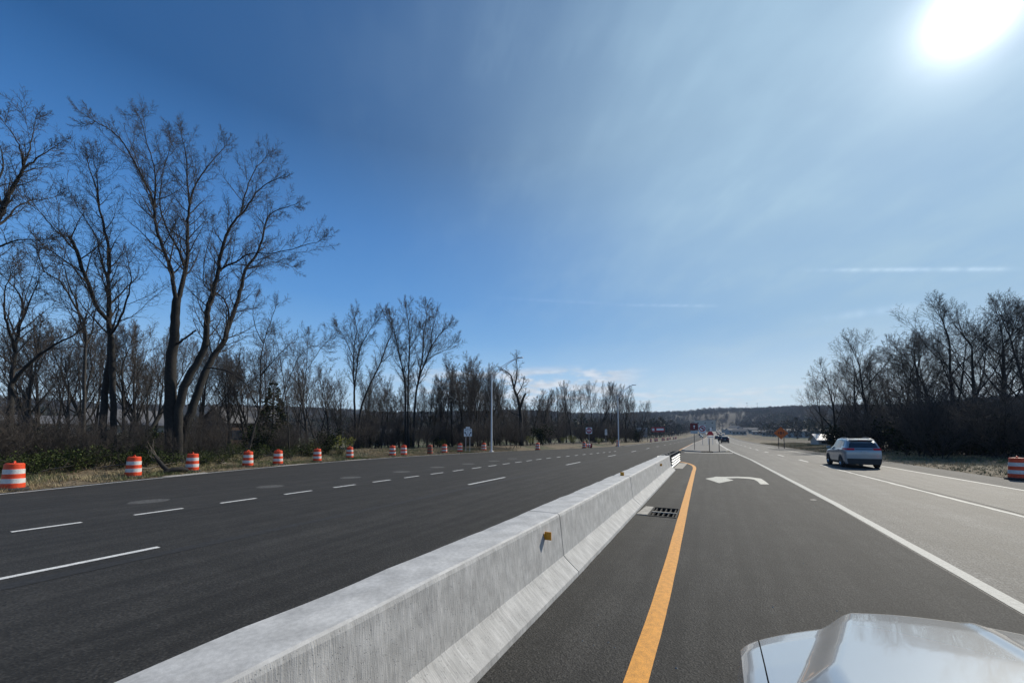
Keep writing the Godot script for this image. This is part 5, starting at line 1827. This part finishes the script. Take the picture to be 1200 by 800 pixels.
	tail_patch(t, "tail_panel", M.tail, 0.55, 1.0, 3.2, 4.1, 0.016)
	tail_patch(t, "tail_strip", M.plastic, -0.5, 0.5, 3.55, 3.85, 0.012)
	tail_patch(t, "rear_bumper", M.plastic, -0.99, 0.99, 0.0, 1.5, 0.02)
	tail_patch(t, "number_plate", M.sign_back, -0.16, 0.16, 2.4, 2.95, 0.012)
	var sp := MB.new()
	sp.box(Vector3(0, 1.63, -0.36), Vector3(1.18, 0.05, 0.32), Basis(Vector3.RIGHT, 0.12))
	part(t, "spoiler", sp, paint)
	var bl := MB.new()
	bl.box(Vector3(0, 1.605, -0.21), Vector3(0.4, 0.022, 0.03))
	part(t, "brake_light", bl, M.tail)
	# windscreen
	var ws := MB.new()
	var rows := []
	for i in 6:
		var row := []
		var f := lerpf(2.62, 3.46, i / 5.0)
		for k in 9:
			var p := skin(f, 7.0 - absf(-1.0 + k * 0.25) * 1.0, 1.0 if k >= 4 else -1.0, 0.008)
			row.append(p)
		rows.append(row)
	ws.net(rows, true)
	part(t, "windscreen", ws, M.glass)
	return t

func cars() -> void:
	var c := make_car("silver_suv", "pale silver-blue sport utility vehicle with dark rear window passing the grove", "car", M.bluegrey, Vector3(8.02, 0, -31.7), 0.02)
	c.scale = Vector3(0.98, 1.06, 0.98)
	var far := [["black_suv", "black sport utility vehicle far down the through lanes", M.black_paint, 850, 515, 118], ["dark_suv", "dark vehicle just beyond the distant black one", M.black_paint, 845, 513, 160], ["small_dark_car", "small dark car far off in the lane beside the island", M.black_paint, 840.5, 512.5, 205]]
	for f in far:
		var p := away(f[3], f[4], f[5])
		var o := copy_of(c, Vector3(p.x, road_y(p.z), p.z), 0.0, 1.0, f[1])
		o.name = numbered(f[0])
		repaint(o, c.get_node("body").material_override, f[2])
	# traffic climbing the far slope
	var cols := [M.black_paint, M.white_car, M.red_car, M.bluegrey, M.black_paint, M.white_car, M.silver, M.black_paint]
	for k in 8:
		var z := -330.0 - 66.0 * k
		var o := copy_of(c, Vector3(4.6 + 3.4 * (k % 2), road_y(z), z), 0.0, 1.0, "tiny distant car climbing the far slope", "cars on the far slope")
		o.name = numbered("distant_car")
		repaint(o, c.get_node("body").material_override, cols[k])
	for k in 5:
		var z := -300.0 - 95.0 * k
		var o := copy_of(c, Vector3(-7.0 - 3.4 * (k % 2), road_y(z), z), PI, 1.0, "tiny distant car coming down the far slope", "oncoming cars on the far slope")
		o.name = numbered("oncoming_car")
		repaint(o, c.get_node("body").material_override, cols[(k + 3) % 8])

func repaint(o: Node, a: Material, b: Material) -> void:
	for k in o.get_children():
		if k is MeshInstance3D and k.material_override == a: k.material_override = b

# ---- the parked car whose bonnet shows: own frame, s metres behind the nose, u across
const BON := Vector3(0.99, 0.0, -3.45)
const BON_TURN := -0.02
func bonnet_y(u: float, s: float) -> float:
	var a := absf(u)
	var base := tab([[0.0, 0.93], [0.05, 0.985], [0.12, 1.01], [0.3, 1.035], [0.7, 1.075], [1.2, 1.115], [1.5, 1.13]], s)
	var low := base - 0.065 - 0.08 * a * a
	var edge := lerpf(0.48, 0.74, clampf(s / 1.0, 0, 1))
	var k := 1.0 - smoothstep(edge - 0.05, edge + 0.13, a)
	var y := lerpf(low, base - 0.02 * a * a, k)
	# fender tops roll over
	y += 0.013 * exp(-pow((u - 0.05) / 0.035, 2.0)) * smoothstep(0.04, 0.16, s)
	if a > 0.90: y -= 0.9 * pow(a - 0.90, 2) + 5.0 * pow(maxf(0.0, a - 0.98), 2)
	return y

func bonnet_pt(u: float, s: float) -> Vector3:
	var bow := 0.50 * pow(absf(u) / 1.03, 1.9)
	return Vector3(u, bonnet_y(u, s), s + bow * clampf(1.0 - s / 1.6, 0, 1))

func parked_car() -> void:
	var t := thing("parked_car", "silver car with a creased bonnet standing in the turn lane", "car", BON, BON_TURN)
	var strip := func(u0: float, u1: float, nu: int, s0: float, s1: float, ns: int) -> MB:
		var mb := MB.new()
		var rows := []
		for i in ns + 1:
			var row := []
			for k in nu + 1:
				row.append(bonnet_pt(lerpf(u0, u1, float(k) / nu), lerpf(s0, s1, pow(float(i) / ns, 1.5))))
			rows.append(row)
		mb.net(rows, true)
		return mb
	part(t, "bonnet", strip.call(-0.937, 0.937, 220, 0.0, 1.42, 60), M.silver)
	for s in [-1.0, 1.0]:
		var a: float = s * 0.943
		var f: MB = strip.call(minf(a, s * 1.03), maxf(a, s * 1.03), 14, 0.0, 1.75, 48)
		# fender side down to the sill, with the wheel opening left by the arch
		var rows := []
		for i in 30:
			var q := bonnet_pt(s * 1.03, 1.75 * i / 29.0)
			var row := []
			for k in 8:
				var y := lerpf(q.y, 0.36, k / 7.0)
				var dz := q.z - 1.15
				if absf(dz) < 0.42: y = maxf(y, 0.36 + sqrt(0.42 * 0.42 - dz * dz))
				row.append(Vector3(q.x + s * 0.025 * sin(k / 7.0 * 2.4), y, q.z))
			rows.append(row)
		f.net(rows, s < 0)
		part(t, "front_fender", f, M.silver)
		var g := MB.new()
		g.box(Vector3(s * 0.94, 0.70, 1.4), Vector3(0.03, 0.3, 1.2))
		part(t, "inner_panel", g, M.plastic)
		var wh := Node3D.new()
		wh.name = "wheel"
		t.add_child(wh, true)
		wh.position = Vector3(s * 0.92, 0.35, 1.15)
		wh.rotation.z = PI / 2
		var ty := MB.new()
		ty.lathe([Vector2(0.20, -0.11), Vector2(0.32, -0.115), Vector2(0.35, -0.085), Vector2(0.352, 0.085), Vector2(0.32, 0.115), Vector2(0.20, 0.11)], 30)
		part(wh, "tyre", ty, M.rubber)
		var rm := MB.new()
		rm.lathe([Vector2(0.0, -0.06), Vector2(0.07, -0.03), Vector2(0.20, -0.03), Vector2(0.235, -0.09), Vector2(0.235, 0.09), Vector2(0.20, 0.03), Vector2(0.07, 0.03), Vector2(0.0, 0.06)], 20)
		part(wh, "rim", rm, M.rim)
	# nose
	var nose := MB.new()
	var rows := []
	for i in 9:
		var row := []
		for k in 33:
			var u := lerpf(-1.03, 1.03, k / 32.0)
			var q := bonnet_pt(u, 0.0)
			var y := lerpf(q.y, 0.3, i / 8.0)
			row.append(Vector3(q.x, y, q.z - 0.06 * sin(i / 8.0 * PI)))
		rows.append(row)
	nose.net(rows, false)
	part(t, "nose", nose, M.silver)
	var gr := MB.new()
	for k in 5: gr.box(Vector3(0, 0.48 + 0.07 * k, -0.055), Vector3(0.9, 0.03, 0.05))
	part(t, "grille", gr, M.plastic)
	# cabin behind the bonnet, low enough to stay under the eye
	var cab := MB.new()
	var cr := []
	for st in [[1.55, 1.10, 0.92], [1.7, 1.13, 0.9], [2.45, 1.56, 0.74], [2.9, 1.60, 0.72], [3.6, 1.58, 0.72], [4.2, 1.45, 0.70], [4.5, 1.15, 0.8]]:
		cr.append([Vector3(-1.02, 0.34, st[0]), Vector3(-1.04, 0.7, st[0]), Vector3(-1.0, 1.02, st[0]), Vector3(-st[2], st[1], st[0]), Vector3(0, st[1] + 0.03, st[0]), Vector3(st[2], st[1], st[0]), Vector3(1.0, 1.02, st[0]), Vector3(1.04, 0.7, st[0]), Vector3(1.02, 0.34, st[0])])
	cab.net(cr, true)
	part(t, "cabin", cab, M.silver)
	var sc := MB.new()
	sc.net([[Vector3(-0.86, 1.15, 1.66), Vector3(0, 1.19, 1.62), Vector3(0.86, 1.15, 1.66)], [Vector3(-0.70, 1.575, 2.42), Vector3(0, 1.61, 2.40), Vector3(0.70, 1.575, 2.42)]], true)
	part(t, "windscreen", sc, M.glass)

# ---- buildings
func house(called: String, label: String, at: Vector3, turn: float, s: Vector3, roof_h: float, wall: Material, roof: Material, wins: int, floors := 1, group := "") -> Node3D:
	var t := thing(called, label, "building", at, turn, group)
	var w := MB.new()
	w.box(Vector3(0, s.y * 0.5 - 0.5, 0), Vector3(s.x, s.y + 1.0, s.z))
	if roof_h > 0.5:
		for e in [-1.0, 1.0]:
			var a := Vector3(e * s.x * 0.5, s.y, -s.z * 0.5)
			var b := Vector3(e * s.x * 0.5, s.y, s.z * 0.5)
			var c := Vector3(e * s.x * 0.5, s.y + roof_h - 0.1, 0)
			if e > 0: w.tri(b, a, c)
			else: w.tri(a, b, c)
	part(t, "wall", w, wall)
	var r := MB.new()
	var ov := 0.35
	if roof_h > 0.5:
		for e in [-1.0, 1.0]:
			var a := Vector3(-s.x * 0.5 - ov, s.y - 0.12, e * (s.z * 0.5 + ov))
			var b := Vector3(s.x * 0.5 + ov, s.y - 0.12, e * (s.z * 0.5 + ov))
			var c := Vector3(s.x * 0.5 + ov, s.y + roof_h, 0)
			var d := Vector3(-s.x * 0.5 - ov, s.y + roof_h, 0)
			var up := Vector3(0, 0.15, 0)
			if e > 0:
				r.quad(a + up, b + up, c + up, d + up); r.quad(a, d, c, b); r.quad(a, b, b + up, a + up)
			else:
				r.quad(b + up, a + up, d + up, c + up); r.quad(b, c, d, a); r.quad(b, a, a + up, b + up)
	else: r.box(Vector3(0, s.y + 0.12, 0), Vector3(s.x + 0.5, 0.24, s.z + 0.5))
	part(t, "roof", r, roof)
	for fl in floors:
		for k in wins:
			var x := (k + 0.5) / wins * s.x - s.x * 0.5
			var y := s.y * (fl + 0.55) / floors
			var q := MB.new()
			q.box(Vector3(x, y, s.z * 0.5 + 0.02), Vector3(minf(1.6, s.x / wins * 0.5), minf(1.5, s.y / floors * 0.5), 0.06))
			part(t, "window", q, M.window)
	var d := MB.new()
	d.box(Vector3(s.x * 0.5 - s.x / wins, 1.0, s.z * 0.5 + 0.03), Vector3(1.0, 2.0, 0.07))
	part(t, "door", d, M.brick_far)
	return t

func buildings() -> void:
	rng.seed = 81
	var put := func(px: float, d: float) -> Vector3:
		var p := away(px, 510, d)
		p.y = land(p.x, p.z)
		return p
	var face := func(p: Vector3) -> float: return atan2(-p.x, -p.z)
	var p: Vector3 = put.call(286, 80)
	house("brown_house", "brown gabled house behind the cedar and the leaning tree", p, face.call(p) + 0.5, Vector3(9, 4.2, 7), 2.6, M.brick_far, M.roof_grey, 3)
	p = put.call(62, 78)
	p.y += 0.6
	house("low_long_building", "long low building with pale eaves behind the roadside trees", p, face.call(p) + 0.1, Vector3(26, 3.0, 9), 1.0, M.plaster, M.roof_grey, 7)
	p = put.call(150, 105)
	house("grey_house", "grey house glimpsed through the roadside trees", p, face.call(p) + 0.3, Vector3(13, 4.5, 8), 2.4, M.plaster, M.roof_grey, 4)
	p = put.call(453, 96)
	house("white_roofed_shed", "white-roofed shed glimpsed between the tall bare trees", p, face.call(p), Vector3(5.6, 2.6, 4), 0.9, M.plaster, M.roof_pale, 2)
	# town past the through lanes
	p = put.call(942, 330)
	house("apartment_block", "long low apartment block with evenly spaced windows below the hill", p, face.call(p), Vector3(24, 4.6, 9), 1.4, M.plaster, M.roof_grey, 8, 2)
	p = put.call(827, 560)
	p.y += 4
	house("beige_building", "large beige building on the far slope beyond the island signs", p, face.call(p), Vector3(24, 12, 16), 0, M.tan, M.roof_pale, 3, 2)
	p = put.call(968, 96)
	house("white_metal_shed", "shed with a bright white metal roof at the grove edge", p, face.call(p) + 0.25, Vector3(3.6, 0.9, 5.2), 1.0, M.plaster, M.roof_pale, 2)
	for a in [[858, 480, 14], [868, 430, 16], [880, 520, 20], [892, 460, 18], [904, 400, 15], [876, 640, 24], [896, 700, 22], [912, 620, 20], [928, 540, 18], [950, 560, 20], [862, 760, 22], [885, 860, 26], [908, 900, 26], [935, 820, 24], [852, 620, 14]]:
		p = put.call(a[0], a[1])
		var pale := rng.randf() < 0.22
		house("town_house", "distant town house on the slope past the through lanes", p, face.call(p) + rng.randf_range(-0.6, 0.6), Vector3(a[2] * 0.75, rng.randf_range(3.0, 5.0), 8), rng.randf_range(1.2, 2.8), M.plaster if rng.randf() < 0.6 else M.tan, M.roof_pale if pale else M.roof_grey, 4, 1, "houses of the distant town")
	# masts on the ridge
	for a in [[877, 1350, 26], [889, 1380, 24]]:
		p = put.call(a[0], a[1])
		var m := MB.new()
		m.rod(p + Vector3(0, -1, 0), p + Vector3(0, a[2], 0), 0.5, 6, 0.25)
		m.box(p + Vector3(0, a[2] - 1.5, 0), Vector3(6, 0.5, 0.5))
		solo("ridge_mast", "thin mast with a crossarm standing on the wooded ridge", "mast", m, M.dark_steel, "masts on the ridge")

func _ready() -> void:
	rng.seed = 1
	noise.seed = 4
	noise.frequency = 0.05
	noise.fractal_octaves = 3
	noise2.seed = 8
	noise2.frequency = 0.02
	setting_light()
	materials()
	ground_sheet()
	roads()
	barrier()
	cushion()
	drain()
	near_trees()
	middle_trees()
	scatter_trees()
	bushes()
	far_wood()
	buildings()
	cars()
	parked_car()
	drums()
	signs()
	debris()
	grass()
